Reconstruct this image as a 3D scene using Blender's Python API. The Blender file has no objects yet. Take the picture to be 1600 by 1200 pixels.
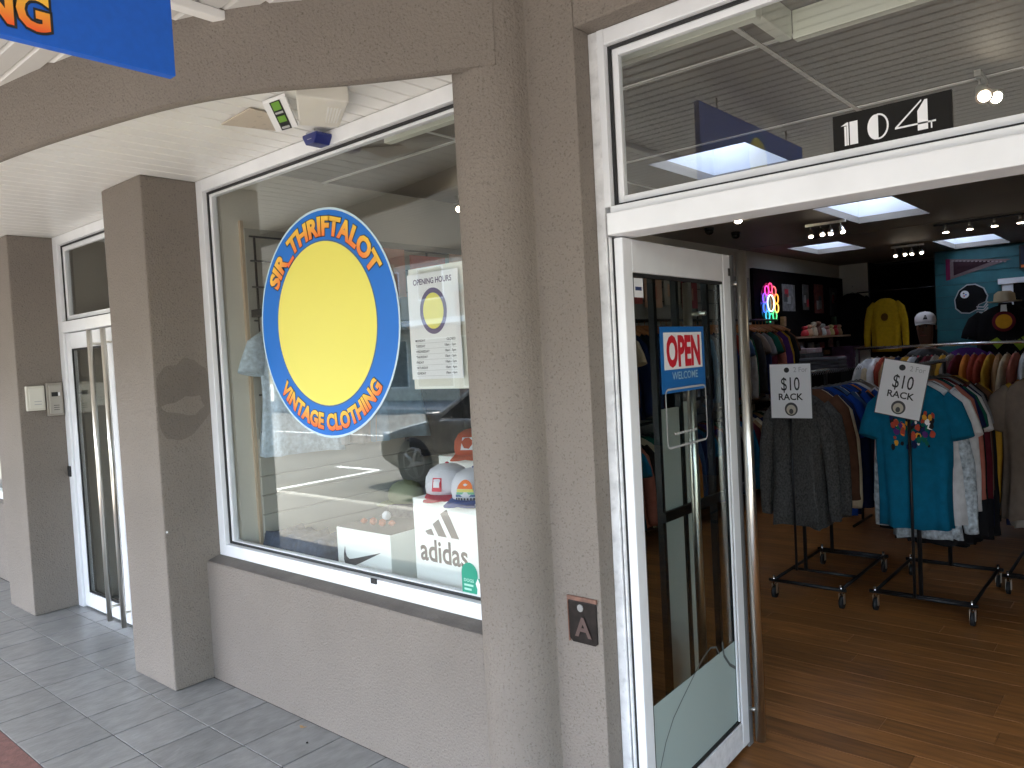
import bpy, math, random
from mathutils import Vector, Matrix
random.seed(7)
R = math.radians
S = bpy.context.scene
COL = S.collection
# ------------------------------------------------------------------ camera
cam_d = bpy.data.cameras.new('camera'); cam = bpy.data.objects.new('camera', cam_d); COL.objects.link(cam)
cam_d.sensor_width = 36; cam_d.lens = 1201.4/1600*36; cam_d.clip_start = .05; cam_d.clip_end = 400
YAW, PIT, ROL = 0.71367, 0.036985, 0.053348
_c, _s = math.cos(YAW), math.sin(YAW)
rt = Vector((_c, _s, 0)); fw = Vector((-_s, _c, 0)); dn = Vector((0, 0, -1))
fw, dn = math.cos(PIT)*fw+math.sin(PIT)*dn, math.cos(PIT)*dn-math.sin(PIT)*fw
rt, dn = math.cos(ROL)*rt+math.sin(ROL)*dn, math.cos(ROL)*dn-math.sin(ROL)*rt
M = Matrix((rt, -dn, -fw)).transposed().to_4x4(); M.translation = (0, 0, 1.62)
cam.matrix_world = M
S.camera = cam
# ------------------------------------------------------------------ sky, sun, exposure
SUN_EL, SUN_AZ = 54, 200     # azimuth clockwise from +Y
w = bpy.data.worlds.new('World'); S.world = w; w.use_nodes = True
nt = w.node_tree; bg = nt.nodes['Background']
sky = nt.nodes.new('ShaderNodeTexSky'); sky.sky_type = 'NISHITA'; sky.sun_disc = False
sky.sun_elevation = R(SUN_EL); sky.sun_rotation = R(SUN_AZ); sky.air_density = 1.3; sky.dust_density = 2.5
nt.links.new(sky.outputs[0], bg.inputs[0]); bg.inputs[1].default_value = .15
sl = bpy.data.lights.new('sun', 'SUN'); sun = bpy.data.objects.new('sun', sl); COL.objects.link(sun)
sl.energy = 3.2; sl.angle = R(.5); sl.color = (1, .95, .88)
_d = Vector((math.sin(R(SUN_AZ))*math.cos(R(SUN_EL)), math.cos(R(SUN_AZ))*math.cos(R(SUN_EL)), math.sin(R(SUN_EL))))
sun.rotation_euler = _d.to_track_quat('Z', 'Y').to_euler(); sun.location = (-3, -8, 12)
S.view_settings.view_transform = 'Standard'; S.view_settings.look = 'None'; S.view_settings.gamma = 1
S.view_settings.use_curve_mapping = False
S.view_settings.exposure = 3.3
S.render.engine = 'CYCLES'
S.cycles.use_denoising = True
S.cycles.max_bounces = 10; S.cycles.diffuse_bounces = 5; S.cycles.glossy_bounces = 4; S.cycles.transparent_max_bounces = 12
S.cycles.sample_clamp_indirect = 6
S.cycles.caustics_reflective = False; S.cycles.caustics_refractive = False

# ------------------------------------------------------------------ materials
MATS = {}
def mat(name, col, rough=.6, metal=0, var=.0, vscale=8, bump=0, bscale=60, spec=.5, stretch=(1, 1, 1), objvar=0, emit=None, es=0, detail=4, speck=0, spscale=150, coat=0):
    """principled with a noise-varied colour and noise relief"""
    if name in MATS: return MATS[name]
    m = bpy.data.materials.new(name); m.use_nodes = True; t = m.node_tree; N = t.nodes; L = t.links
    b = N['Principled BSDF']; b.inputs['Roughness'].default_value = rough; b.inputs['Metallic'].default_value = metal
    b.inputs['Specular IOR Level'].default_value = spec; b.inputs['Coat Weight'].default_value = coat
    b.inputs['Base Color'].default_value = (*col, 1)
    if var or bump or objvar or speck:
        tc = N.new('ShaderNodeTexCoord'); mp = N.new('ShaderNodeMapping'); mp.inputs['Scale'].default_value = stretch
        L.new(tc.outputs['Object'], mp.inputs[0]); src = mp.outputs[0]
        if objvar:
            oi = N.new('ShaderNodeObjectInfo'); ad = N.new('ShaderNodeVectorMath'); ad.operation = 'ADD'
            ml = N.new('ShaderNodeMath'); ml.operation = 'MULTIPLY'; ml.inputs[1].default_value = 37
            L.new(oi.outputs['Random'], ml.inputs[0]); L.new(ml.outputs[0], ad.inputs[1]); L.new(src, ad.inputs[0]); src = ad.outputs[0]
        cur = None
        n = N.new('ShaderNodeTexNoise'); n.inputs['Scale'].default_value = vscale; n.inputs['Detail'].default_value = detail
        L.new(src, n.inputs['Vector'])
        r = N.new('ShaderNodeValToRGB'); r.color_ramp.elements[0].position = .3; r.color_ramp.elements[1].position = .7
        r.color_ramp.elements[0].color = (*[c*(1-var) for c in col], 1); r.color_ramp.elements[1].color = (*[min(1, c*(1+var)) for c in col], 1)
        L.new(n.outputs[0], r.inputs[0]); cur = r.outputs[0]
        if objvar:
            hs = N.new('ShaderNodeHueSaturation'); mr = N.new('ShaderNodeMapRange'); mr.inputs[3].default_value = 1-objvar; mr.inputs[4].default_value = 1+objvar
            L.new(oi.outputs['Random'], mr.inputs[0]); L.new(mr.outputs[0], hs.inputs['Value']); L.new(cur, hs.inputs['Color']); cur = hs.outputs[0]
        if speck:
            n3 = N.new('ShaderNodeTexNoise'); n3.inputs['Scale'].default_value = spscale; n3.inputs['Detail'].default_value = 2
            L.new(src, n3.inputs['Vector'])
            r3 = N.new('ShaderNodeValToRGB'); r3.color_ramp.elements[0].position = .30; r3.color_ramp.elements[1].position = .42
            r3.color_ramp.elements[0].color = (1-speck,)*3+(1,); r3.color_ramp.elements[1].color = (1, 1, 1, 1)
            L.new(n3.outputs[0], r3.inputs[0])
            mx = N.new('ShaderNodeMix'); mx.data_type = 'RGBA'; mx.blend_type = 'MULTIPLY'; mx.inputs[0].default_value = 1
            L.new(cur, mx.inputs[6]); L.new(r3.outputs[0], mx.inputs[7]); cur = mx.outputs[2]
        L.new(cur, b.inputs['Base Color'])
        if bump:
            n2 = N.new('ShaderNodeTexNoise'); n2.inputs['Scale'].default_value = bscale; n2.inputs['Detail'].default_value = 3
            L.new(src, n2.inputs['Vector']); bp = N.new('ShaderNodeBump'); bp.inputs['Strength'].default_value = bump; bp.inputs['Distance'].default_value = .01
            L.new(n2.outputs[0], bp.inputs['Height']); L.new(bp.outputs[0], b.inputs['Normal'])
    if emit:
        b.inputs['Emission Color'].default_value = (*emit, 1); b.inputs['Emission Strength'].default_value = es
    MATS[name] = m; return m
def glass(name, tint=(.975, .985, .98), f0=.05):
    """thin clear pane: transparent plus a mirror share by Schlick's formula, the same from both sides"""
    m = bpy.data.materials.new(name); m.use_nodes = True; t = m.node_tree; N = t.nodes; L = t.links
    N.remove(N['Principled BSDF']); o = N['Material Output']
    tr = N.new('ShaderNodeBsdfTransparent'); tr.inputs[0].default_value = (*tint, 1)
    g = N.new('ShaderNodeBsdfGlossy'); g.inputs['Roughness'].default_value = 0; g.inputs[0].default_value = (.96, 1, .99, 1)
    ge = N.new('ShaderNodeNewGeometry'); dt = N.new('ShaderNodeVectorMath'); dt.operation = 'DOT_PRODUCT'
    L.new(ge.outputs['Normal'], dt.inputs[0]); L.new(ge.outputs['Incoming'], dt.inputs[1])
    def mth(op, a, b=None, cl=False):
        n = N.new('ShaderNodeMath'); n.operation = op; n.use_clamp = cl
        for i, q in enumerate((a, b)):
            if q is None: continue
            if isinstance(q, (int, float)): n.inputs[i].default_value = q
            else: L.new(q, n.inputs[i])
        return n.outputs[0]
    c = mth('ABSOLUTE', dt.outputs['Value']); p = mth('POWER', mth('SUBTRACT', 1.0, c, True), 5.0)
    f = mth('ADD', mth('MULTIPLY', p, 1-f0), f0)
    mx = N.new('ShaderNodeMixShader'); L.new(f, mx.inputs[0]); L.new(tr.outputs[0], mx.inputs[1]); L.new(g.outputs[0], mx.inputs[2])
    L.new(mx.outputs[0], o.inputs[0]); MATS[name] = m; return m
def opal(name, col):
    m = bpy.data.materials.new(name); m.use_nodes = True; N = m.node_tree.nodes; L = m.node_tree.links
    N.remove(N['Principled BSDF']); t = N.new('ShaderNodeBsdfTranslucent'); t.inputs[0].default_value = (*col, 1)
    L.new(t.outputs[0], N['Material Output'].inputs[0]); MATS[name] = m; return m

STUCCO = mat('stucco', (.225, .195, .168), .92, var=.08, vscale=1.6, bump=.55, bscale=110, speck=.32, spscale=130, spec=.2)
STUCCO2 = mat('stucco_patch', (.178, .153, .132), .92, var=.06, vscale=3, bump=.5, bscale=110, speck=.2, spscale=120, spec=.2)
WHITE = mat('white_aluminium', (.85, .86, .88), .35, var=.05, vscale=5, bump=.04, bscale=18)
WORN = mat('worn_white_paint', (.78, .78, .79), .45, var=.14, vscale=22, speck=.12, spscale=40)
SEAL = mat('black_rubber', (.015, .015, .016), .6)
SOFFIT = mat('soffit_paint', (.84, .83, .80), .28, var=.03, vscale=3)
CANOPY = mat('canopy_board', (.60, .585, .56), .4, var=.05, vscale=2.5, objvar=.03)
JOINT = mat('joint_white', (.86, .85, .82), .5)
TILE = mat('floor_tile', (.195, .196, .193), .30, var=.20, vscale=14, stretch=(1.5, .8, 1), objvar=.07, bump=.15, bscale=40, detail=10)
GROUT = mat('grout', (.045, .045, .047), .9)
PAVE = mat('red_paving', (.13, .06, .05), .85, var=.2, vscale=30, bump=.3, bscale=90)
WOOD = mat('wood_plank', (.30, .125, .035), .42, spec=.35, var=.33, vscale=5, stretch=(.9, 9, 1), objvar=.22, bump=.05, bscale=20, detail=7)
CREAM = mat('shop_wall_paint', (.76, .73, .64), .7, var=.04, vscale=2)
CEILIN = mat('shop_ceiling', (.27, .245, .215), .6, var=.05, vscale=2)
BLACKW = mat('black_board', (.008, .008, .009), .9, spec=.1)
TEAL = mat('teal_board', (.014, .115, .135), .55, objvar=.08, var=.1, vscale=8)
BLACK = mat('black_metal', (.018, .018, .02), .4, metal=.3)
CHROME = mat('chrome', (.75, .75, .75), .18, metal=1)
STEEL = mat('brushed_steel', (.80, .77, .70), .28, metal=1, var=.1, vscale=40, stretch=(1, 1, .05))
BLUE = mat('sign_blue', (.003, .105, .56), .45, var=.05, vscale=60)
BLUE2 = mat('decal_blue', (.012, .17, .62), .5, spec=.3)
YEL = mat('decal_yellow', (.86, .78, .12), .4)
ORANGE = mat('orange_print', (.95, .33, .06), .45)
BLK = mat('black_print', (.012, .012, .012), .5)
DGREY = mat('dark_grey_print', (.06, .06, .06), .5)
LGREY = mat('light_grey_print', (.45, .45, .45), .6)
PAPER = mat('white_paper', (.82, .82, .83), .6, var=.02, vscale=6)
CARD = mat('white_card_box', (.88, .92, .87), .5, var=.03, vscale=4)
RED = mat('red_print', (.62, .02, .035), .45)
GLASS = glass('window_glass', f0=.065)
GLASSD = glass('door_glass', tint=(.86, .9, .89), f0=.03)
CLEAR = opal('opal_roof_glass', (.52, .55, .60))
FILM = mat('frosted_film', (.36, .44, .42), .55)
BRONZE = mat('dark_bronze_plate', (.018, .014, .013), .45, metal=.6, var=.4, vscale=30)
RUST = mat('rusty_edge', (.17, .085, .06), .7, var=.3, vscale=50)

# ------------------------------------------------------------------ mesh helpers
class MB:
    def __init__(s): s.v = []; s.f = []; s.sm = []
    def add(s, v, f, smooth=False):
        n = len(s.v); s.v += [tuple(p) for p in v]; s.f += [tuple(i+n for i in q) for q in f]; s.sm += [smooth]*len(f); return s
    def box(s, x0, x1, y0, y1, z0, z1):
        if x0 > x1: x0, x1 = x1, x0
        if y0 > y1: y0, y1 = y1, y0
        if z0 > z1: z0, z1 = z1, z0
        v = [(x, y, z) for z in (z0, z1) for y in (y0, y1) for x in (x0, x1)]
        return s.add(v, [(0, 2, 3, 1), (4, 5, 7, 6), (0, 1, 5, 4), (2, 6, 7, 3), (0, 4, 6, 2), (1, 3, 7, 5)])
    def tube(s, pts, r, n=10, cap=True, smooth=True, sq=None):
        """tube through pts; r number or list; sq = flatten factor along 2nd axis"""
        pts = [Vector(p) for p in pts]; m = len(pts); rr = r if isinstance(r, (list, tuple)) else [r]*m
        base = len(s.v); up = None
        for i, p in enumerate(pts):
            d = (pts[min(i+1, m-1)]-pts[max(i-1, 0)]).normalized()
            if up is None:
                up = Vector((0, 0, 1)) if abs(d.z) < .9 else Vector((1, 0, 0))
            a = d.cross(up).normalized(); b = a.cross(d).normalized(); up = b
            for k in range(n):
                t = 2*math.pi*k/n
                s.v.append(tuple(p+(a*math.cos(t)+b*math.sin(t))*rr[i]))
        for i in range(m-1):
            for k in range(n):
                s.f.append((base+i*n+k, base+i*n+(k+1) % n, base+(i+1)*n+(k+1) % n, base+(i+1)*n+k)); s.sm.append(smooth)
        if cap:
            s.f.append(tuple(base+k for k in reversed(range(n)))); s.sm.append(False)
            s.f.append(tuple(base+(m-1)*n+k for k in range(n))); s.sm.append(False)
        return s
    def prism(s, poly, fn, d0, d1):
        """poly 2D outline, fn(u,v,d)->3D"""
        n = len(poly); v = [fn(u, q, d0) for u, q in poly]+[fn(u, q, d1) for u, q in poly]
        f = [tuple(reversed(range(n))), tuple(range(n, 2*n))]+[(i, (i+1) % n, n+(i+1) % n, n+i) for i in range(n)]
        return s.add(v, f)
    def lathe(s, prof, n=24, c=(0, 0, 0), ax=2, smooth=True, sx=1, sy=1):
        v = []; m = len(prof)
        for r, h in prof:
            for k in range(n):
                t = 2*math.pi*k/n; p = [r*math.cos(t)*sx, r*math.sin(t)*sy, h]
                if ax == 0: p = [h, p[0], p[1]]
                if ax == 1: p = [p[0], h, p[1]]
                v.append((p[0]+c[0], p[1]+c[1], p[2]+c[2]))
        f = [(i*n+k, i*n+(k+1) % n, (i+1)*n+(k+1) % n, (i+1)*n+k) for i in range(m-1) for k in range(n)]
        f += [tuple(reversed(range(n))), tuple((m-1)*n+k for k in range(n))]
        return s.add(v, f, smooth)
    def build(s, name, m, parent=None, bev=0, kind=None, label=None, cat=None, group=None, loc=None):
        me = bpy.data.meshes.new(name); o = bpy.data.objects.new(name, me)
        off = Vector((0, 0, 0))
        if parent is not None: off = Vector(parent.get('_o', (0, 0, 0)))
        elif loc is not None: off = Vector(loc)
        elif cat:
            xs, ys, zs = zip(*s.v); off = Vector(((min(xs)+max(xs))/2, (min(ys)+max(ys))/2, min(zs)))
        me.from_pydata([tuple(Vector(p)-off) for p in s.v], [], s.f)
        me.polygons.foreach_set('use_smooth', s.sm)
        ms = m if isinstance(m, (list, tuple)) else [m]
        for q in ms: me.materials.append(q)
        me.update(); COL.objects.link(o)
        import bmesh
        b = bmesh.new(); b.from_mesh(me); bmesh.ops.recalc_face_normals(b, faces=b.faces); b.to_mesh(me); b.free()
        if parent is not None: o.parent = parent; o['_o'] = tuple(off)
        else: o.location = off; o['_o'] = tuple(off)
        if bev:
            md = o.modifiers.new('bevel', 'BEVEL'); md.width = bev; md.segments = 2; md.limit_method = 'ANGLE'; md.angle_limit = R(40)
        tag(o, label, cat, group, kind); return o
def tag(o, label=None, cat=None, group=None, kind=None):
    if label: o['label'] = label
    if cat: o['category'] = cat
    if group: o['group'] = group
    if kind: o['kind'] = kind
    return o
def thing(name, label, cat, loc=(0, 0, 0), group=None):
    o = bpy.data.objects.new(name, None); COL.objects.link(o); o.location = loc; o['_o'] = tuple(loc); o.empty_display_size = .1
    return tag(o, label, cat, group)
def struct(name, mb, m, parent=None, bev=0):
    return mb.build(name, m, parent, bev, kind='structure' if parent is None else None)
def copy_tree(o, parent=None):
    c = o.copy(); COL.objects.link(c)
    if parent is not None: c.parent = parent
    for ch in list(o.children): copy_tree(ch, c)
    return c
def B(*a): return MB().box(*a)
def ell(cx, cy, rx, ry, n=40, a0=0, a1=2*math.pi):
    k = n if abs(a1-a0-2*math.pi) < 1e-6 else n+1
    return [(cx+rx*math.cos(a0+(a1-a0)*i/n), cy+ry*math.sin(a0+(a1-a0)*i/n)) for i in range(k)]
# planes for flat prints: (u right, v up, d out towards the viewer)
def PY(x0, y, z0): return lambda u, v, d: (x0+u, y-d, z0+v)          # faces the street (-Y)
def PX(x, y0, z0): return lambda u, v, d: (x+d, y0+u, z0+v)          # faces +X
def text_mb(body, fn, h, d0=0., d1=.0006, off=0., width=None, align='LEFT', shear=0., warp=None):
    cu = bpy.data.curves.new('t', 'FONT'); cu.body = body; cu.size = 1; cu.offset = off; cu.shear = shear; cu.resolution_u = 3
    cu.align_x = 'LEFT'
    ob = bpy.data.objects.new('t', cu); COL.objects.link(ob)
    dg = bpy.context.evaluated_depsgraph_get(); me = bpy.data.meshes.new_from_object(ob.evaluated_get(dg))
    vs = [(v.co.x, v.co.y) for v in me.vertices]; fs = [tuple(p.vertices) for p in me.polygons]
    bpy.data.objects.remove(ob); bpy.data.meshes.remove(me); bpy.data.curves.remove(cu)
    x0 = min(v[0] for v in vs); x1 = max(v[0] for v in vs); k = h/.7
    kx = k if width is None else width/(x1-x0)
    tot = (x1-x0)*kx; a = {'LEFT': 0, 'CENTER': -tot/2, 'RIGHT': -tot}[align]
    mb = MB(); out = []
    for x, y in vs:
        u, v = (x-x0)*kx+a, y*k
        if warp: u, v = warp(u, v)
        out.append(fn(u, v, d1))
    return mb.add(out, fs)
def rect(x0, x1, y0, y1): return [(x0, y0), (x1, y0), (x1, y1), (x0, y1)]

ORD = ['first', 'second', 'third', 'fourth', 'fifth', 'sixth', 'seventh', 'eighth', 'ninth', 'tenth', 'eleventh', 'twelfth', 'thirteenth', 'fourteenth', 'fifteenth', 'sixteenth', 'seventeenth', 'eighteenth', 'nineteenth', 'twentieth'] + ['%dth' % k for k in range(21, 80)]
# ================================================================== THE SETTING
# street
struct('street', B(-70, 60, -60, -1.5, -.6, -.12), mat('asphalt', (.125, .117, .102), .9, var=.22, vscale=1.2, bump=.4, bscale=60, speck=.25, spscale=60))
struct('kerb', B(-70, 60, -1.5, -1.35, -.6, 0), mat('kerb_concrete', (.36, .35, .32), .85, var=.1, vscale=4), bev=.02)
struct('red_pavement', B(-70, 60, .78, 1.052, -.6, -.002), PAVE)
struct('pavement', B(-70, 60, -1.35, .778, -.6, -.004), mat('pavement_concrete', (.20, .19, .175), .9, var=.15, vscale=3, bump=.4, bscale=80, speck=.3, spscale=70))
gr = struct('tile_floor', B(-70, 60, 1.052, 2.14, -.6, -.004), GROUT)
for i, (y0, y1) in enumerate([(1.056, 1.3535), (1.3565, 1.6535), (1.6565, 1.9535), (1.9565, 2.10)]):
    tm = B(.003, .2945, .001, y1-y0-.001, -.02, 0)
    first = None
    for k in range(-22, 12):
        x = -3.375+k*.2975
        if i == 3 and not (-5.98 < x+.15 < -4.36 or x > -1.4): continue
        if first is None:
            o = tm.build('tile', TILE, gr, bev=.002); first = o
        else: o = first.copy(); COL.objects.link(o)
        o.location = (x, y0, random.uniform(-.0004, .0004))
pk = struct('parking_line', B(-9.85, -9.73, -3.8, -1.9, -.12, -.116), mat('road_paint', (.8, .8, .76), .7, var=.1, vscale=10))
struct('parking_line', B(-10.9, -9.85, -3.82, -3.70, -.12, -.116), MATS['road_paint'])
struct('parking_line', B(-4.1, -3.98, -3.8, -1.9, -.12, -.116), MATS['road_paint'])
struct('road_line', B(-30, 20, -7.6, -7.5, -.12, -.116), MATS['road_paint'])
# far side of the street
struct('far_pavement', B(-70, 60, -60, -13, -.3, 0), MATS['kerb_concrete'])
def far_building(x0, x1, h, m, label, seed):
    rnd = random.Random(seed)
    t = thing('shop_building', label, 'building', ((x0+x1)/2, -17, 0))
    B(x0, x1, -24, -17, 0, h).build('wall', m, t); B(x0-.1, x1+.1, -17.4, -16.9, h, h+.25).build('parapet', MATS['kerb_concrete'], t)
    B(x0, x1, -17, -15, 2.9, 3.1).build('awning', WHITE, t)
    n = int((x1-x0)/2.4); wd = (x1-x0)/n
    for k in range(n):
        a = x0+k*wd+.25
        f = B(a, a+wd-.5, -17.03, -16.98, .5, 2.5).build('window', WHITE, t); B(a+.06, a+wd-.56, -16.979, -16.97, .56, 2.44).build('pane', mat('far_pane', (.03, .035, .04), .15), f)
        if h > 5:
            f = B(a+.3, a+wd-.8, -17.03, -16.98, 4, 5.3).build('window', WHITE, t); B(a+.36, a+wd-.86, -16.979, -16.97, 4.06, 5.24).build('pane', MATS['far_pane'], f)
far_building(-34, -21, 6.4, mat('far_render', (.5, .46, .38), .9), 'cream two storey shop building across the street', 1)
far_building(-21, -9, 4.2, mat('far_brick', (.3, .2, .15), .9, var=.1), 'low brown shop building across the street', 2)
far_building(-9, 6, 6.4, mat('far_grey', (.38, .38, .37), .9), 'grey two storey shop building across the street', 3)
far_building(6, 20, 4.4, mat('far_white', (.6, .58, .53), .9), 'low white shop building across the street, furthest right', 4)

# ---- canopy over the pavement (boards run along the facade)
can = struct('canopy_ceiling', B(-18, 7, -1.7, 2.0, 2.8155, 3.1), JOINT)
cb = None
for k in range(46):
    y = -1.68+k*.08
    if cb is None: cb = MB().prism([(.009, 0), (.071, 0), (.0785, .010), (.0785, .013), (.0015, .013), (.0015, .010)], lambda u, v, d: (d, u, v), -18, 7).build('ceiling_board', CANOPY, can); o = cb
    else: o = cb.copy(); COL.objects.link(o)
    o.location = (0, y, 2.802)
struct('canopy_fascia', B(-18, 7, -1.78, -1.7, 2.7, 3.15), WHITE, can)
tr = thing('ceiling_trim', 'white cover strips across the canopy ceiling, one ending above the curved beam', 'ceiling trim', (-2.36, 1.5, 2.795))
B(-2.39, -2.345, -1.69, 1.50, 2.77, 2.8015).build('strip', JOINT, tr, bev=.004)
B(-.34, -.295, -1.69, 1.50, 2.77, 2.8015).build('strip', JOINT, tr, bev=.004)

# ---- alcove soffit boards (run away from the facade), ended by the curved beam
curve = [(-1.60, 1.85), (-1.72, 1.775), (-2.0, 1.60), (-2.26, 1.415), (-2.56, 1.275), (-2.96, 1.17), (-3.58, 1.055), (-4.5, .96), (-6, .89), (-9.5, .86), (-18, .85)]
def cat_rom(P, n=8):
    out = []
    Q = [P[0]]+P+[P[-1]]
    for i in range(1, len(Q)-2):
        for k in range(n):
            t = k/n; a, b, c, d = Q[i-1], Q[i], Q[i+1], Q[i+2]
            out.append(tuple(.5*((2*b[j])+(-a[j]+c[j])*t+(2*a[j]-5*b[j]+4*c[j]-d[j])*t*t+(-a[j]+3*b[j]-3*c[j]+d[j])*t**3) for j in (0, 1)))
    out.append(P[-1]); return out
cc = cat_rom(curve)
def cy_at(x):
    for (xa, ya), (xb, yb) in zip(cc, cc[1:]):
        if xb <= x <= xa: return ya+(yb-ya)*(x-xa)/(xb-xa)
    return cc[-1][1] if x < cc[-1][0] else cc[0][1]
sf = struct('alcove_soffit', B(-9.5, -1.56, 2.0, 2.13, 2.634, 2.70), JOINT)
x = -1.78
while x > -9.45:
    y0 = max(cy_at(x), cy_at(x-.097))+.012
    MB().prism([(x-.092, 2.620), (x-.006, 2.620), (x-.0015, 2.627), (x-.0015, 2.633), (x-.0975, 2.633), (x-.0975, 2.627)], lambda u, v, d: (u, d, v), y0, 2.125).build('soffit_board', SOFFIT, sf); x -= .1
sb = MB(); n = len(cc); vv = []
for (a, b) in cc: vv += [(a, b+.04, 2.634), (a, 2.13, 2.634)]
sb.add(vv, [(2*i, 2*i+1, 2*i+3, 2*i+2) for i in range(n-1)]); sb.build('soffit_backing', JOINT, sf)
# curved beam
bm_ = MB(); vv = []; ff = []
nrm = []
for i in range(n):
    a = Vector(cc[max(i-1, 0)]); b = Vector(cc[min(i+1, n-1)]); d = (b-a).normalized(); nrm.append(Vector((d.y, -d.x)))
prof = [(0, 2.534), (0, 2.815), (-.045, 2.815), (-.045, 2.534), (-.02, 2.530)]
for i in range(n):
    nn = -nrm[i] if nrm[i].y > 0 else nrm[i]
    for o_, z in prof: p = Vector(cc[i])+nn*o_; vv.append((p.x, p.y, z))
m5 = len(prof)
for i in range(n-1):
    for k in range(m5): ff.append((i*m5+k, (i+1)*m5+k, (i+1)*m5+(k+1) % m5, i*m5+(k+1) % m5))
ff += [tuple(range(m5)), tuple((n-1)*m5+k for k in reversed(range(m5)))]
bm_.add(vv, ff, False)
beam = bm_.build('curved_beam', STUCCO, cat='beam', label='curved taupe stucco beam sweeping from the round column out over the pavement')

# ---- pillars, column and walls
def wallthing(name, mb, label, cat, bev=.006, m=STUCCO, group=None): return mb.build(name, m, bev=bev, label=label, cat=cat, group=group)
pa = wallthing('square_pillar', B(-4.355, -3.885, 1.744, 2.13, 0, 2.619), 'square taupe stucco pillar with darker repainted patch, between glass door and display window', 'pillar', .008)
poly = [(1.755, 1.60), (1.80, 1.655), (1.862, 1.66), (1.907, 1.70), (1.96, 1.685), (2.02, 1.64), (2.052, 1.56), (2.056, 1.47), (2.04, 1.415), (1.99, 1.36), (1.93, 1.30), (1.85, 1.275), (1.79, 1.29), (1.757, 1.36)]
def pmul(p):
    out = []
    for i, (a, b) in enumerate(p):
        c, d = p[(i+1) % len(p)]; out += [(a, b), ((a+c)/2+random.uniform(-.006, .006), (b+d)/2+random.uniform(-.006, .006))]
    return out
MB().prism(pmul(poly), PX(-3.885, 0, 0), .0002, .0014).build('paint_patch', STUCCO2, pa, label='darker repainted stain on the side of the pillar')
MB().prism(pmul([(1.77, 1.455), (1.84, 1.47), (1.90, 1.50), (1.98, 1.50), (2.0, 1.44), (1.95, 1.40), (1.88, 1.41), (1.80, 1.425)]), PX(-3.885, 0, 0), .0014, .0026).build('paint_patch', STUCCO, pa, label='small pale repainted blob inside the darker stain')
pb = wallthing('square_pillar', B(-6.483, -5.98, 1.76, 2.13, 0, 2.619), 'square taupe stucco pillar carrying the intercom, furthest left', 'pillar', .008)
# round column + flat wall strip beside the shop door
def col_outline():
    pts = [(-1.373, 2.13), (-1.373, 1.955), (-1.556, 1.955)]
    cx, cy, r = -1.70, 1.955, .14
    pts += [(cx+r*math.cos(a), cy-r*math.sin(a)) for a in [math.pi*i/22 for i in range(1, 22)]]
    pts += [(-1.84, 1.955), (-1.84, 2.13)]
    return pts
cm = MB(); po = col_outline(); nz = len(po)
cm.add([(a, b, 0) for a, b in po]+[(a, b, 2.853) for a, b in po], [(i, (i+1) % nz, nz+(i+1) % nz, nz+i) for i in range(nz)]+[tuple(range(nz)), tuple(range(nz, 2*nz))])
colm = cm.build('round_column', STUCCO, bev=.004, label='half round taupe stucco column with flat wall strip beside the open shop door', cat='column')
wallthing('low_wall', MB().prism([(1.955, 0), (1.955, .615), (1.961, .622), (2.03, .641), (2.14, .641), (2.14, 0)], lambda u, v, d: (d, u, v), -3.885, -1.842), 'low taupe stucco wall under the big display window', 'low wall', 0)
MB().prism([(1.9615, .6235), (2.0295, .6425), (2.0295, .6445), (1.9615, .6255)], lambda u, v, d: (d, u, v), -3.884, -1.843).build('sill_sheet', mat('dark_sill', (.115, .10, .088), .9, var=.15, vscale=8, bump=.4, bscale=90), bpy.data.objects['low_wall'])  # thin sheet along the sloping sill, darker than the wall below
wallthing('lintel_wall', B(-1.3725, 2.2, 1.955, 2.13, 2.606, 2.853), 'taupe stucco lintel over the shop doorway', 'wall')
wallthing('lintel_wall', B(-9.5, -1.841, 2.135, 2.20, 2.66, 3.1), 'hidden upper facade wall above the display window frames', 'wall', m=CREAM)
wallthing('end_wall', B(1.35, 5.5, 1.955, 2.13, 0, 2.853), 'taupe stucco wall right of the shop doorway', 'wall')
wallthing('low_wall', B(-9.5, -6.483, 1.955, 2.13, 0, .64), 'low taupe stucco wall beyond the intercom pillar, furthest left', 'low wall')

# ---- windows
def frame_ring(t, x0, x1, z0, z1, y0, y1, wd, m, name='frame', bev=.003):
    B(x0, x0+wd, y0, y1, z0, z1).build(name, m, t, bev=bev); B(x1-wd, x1, y0, y1, z0, z1).build(name, m, t, bev=bev)
    B(x0+wd, x1-wd, y0, y1, z0, z0+wd).build(name, m, t, bev=bev); B(x0+wd, x1-wd, y0, y1, z1-wd, z1).build(name, m, t, bev=bev)
dw = thing('display_window', 'large white framed display window with blue and yellow oval decal', 'window', (-2.85, 2.05, .642))
frame_ring(dw, -3.882, -1.60, .642, 2.617, 2.03, 2.115, .062, WHITE)
frame_ring(dw, -3.818, -1.66, .706, 2.553, 2.055, 2.063, .010, SEAL, 'seal', 0)
B(-3.806, -3.784, 2.062, 2.09, .718, 2.541).build('glazing_bead', WHITE, dw, bev=.002); B(-1.692, -1.67, 2.062, 2.09, .718, 2.541).build('glazing_bead', WHITE, dw, bev=.002)
B(-3.784, -1.692, 2.062, 2.09, 2.529, 2.541).build('glazing_bead', WHITE, dw); B(-3.784, -1.692, 2.062, 2.09, .7165, .7215).build('glazing_bead', WHITE, dw)
B(-3.80, -1.66, 2.070, 2.073, .722, 2.537).build('pane', GLASS, dw)
B(-2.605, -2.57, 2.024, 2.0305, .686, .708).build('drain_cap', SEAL, dw)
lw = thing('display_window', 'white framed window beyond the intercom pillar, at the far left edge', 'window', (-8, 2.05, .642))
frame_ring(lw, -9.4, -6.484, .642, 2.617, 2.03, 2.115, .062, WHITE)
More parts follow.
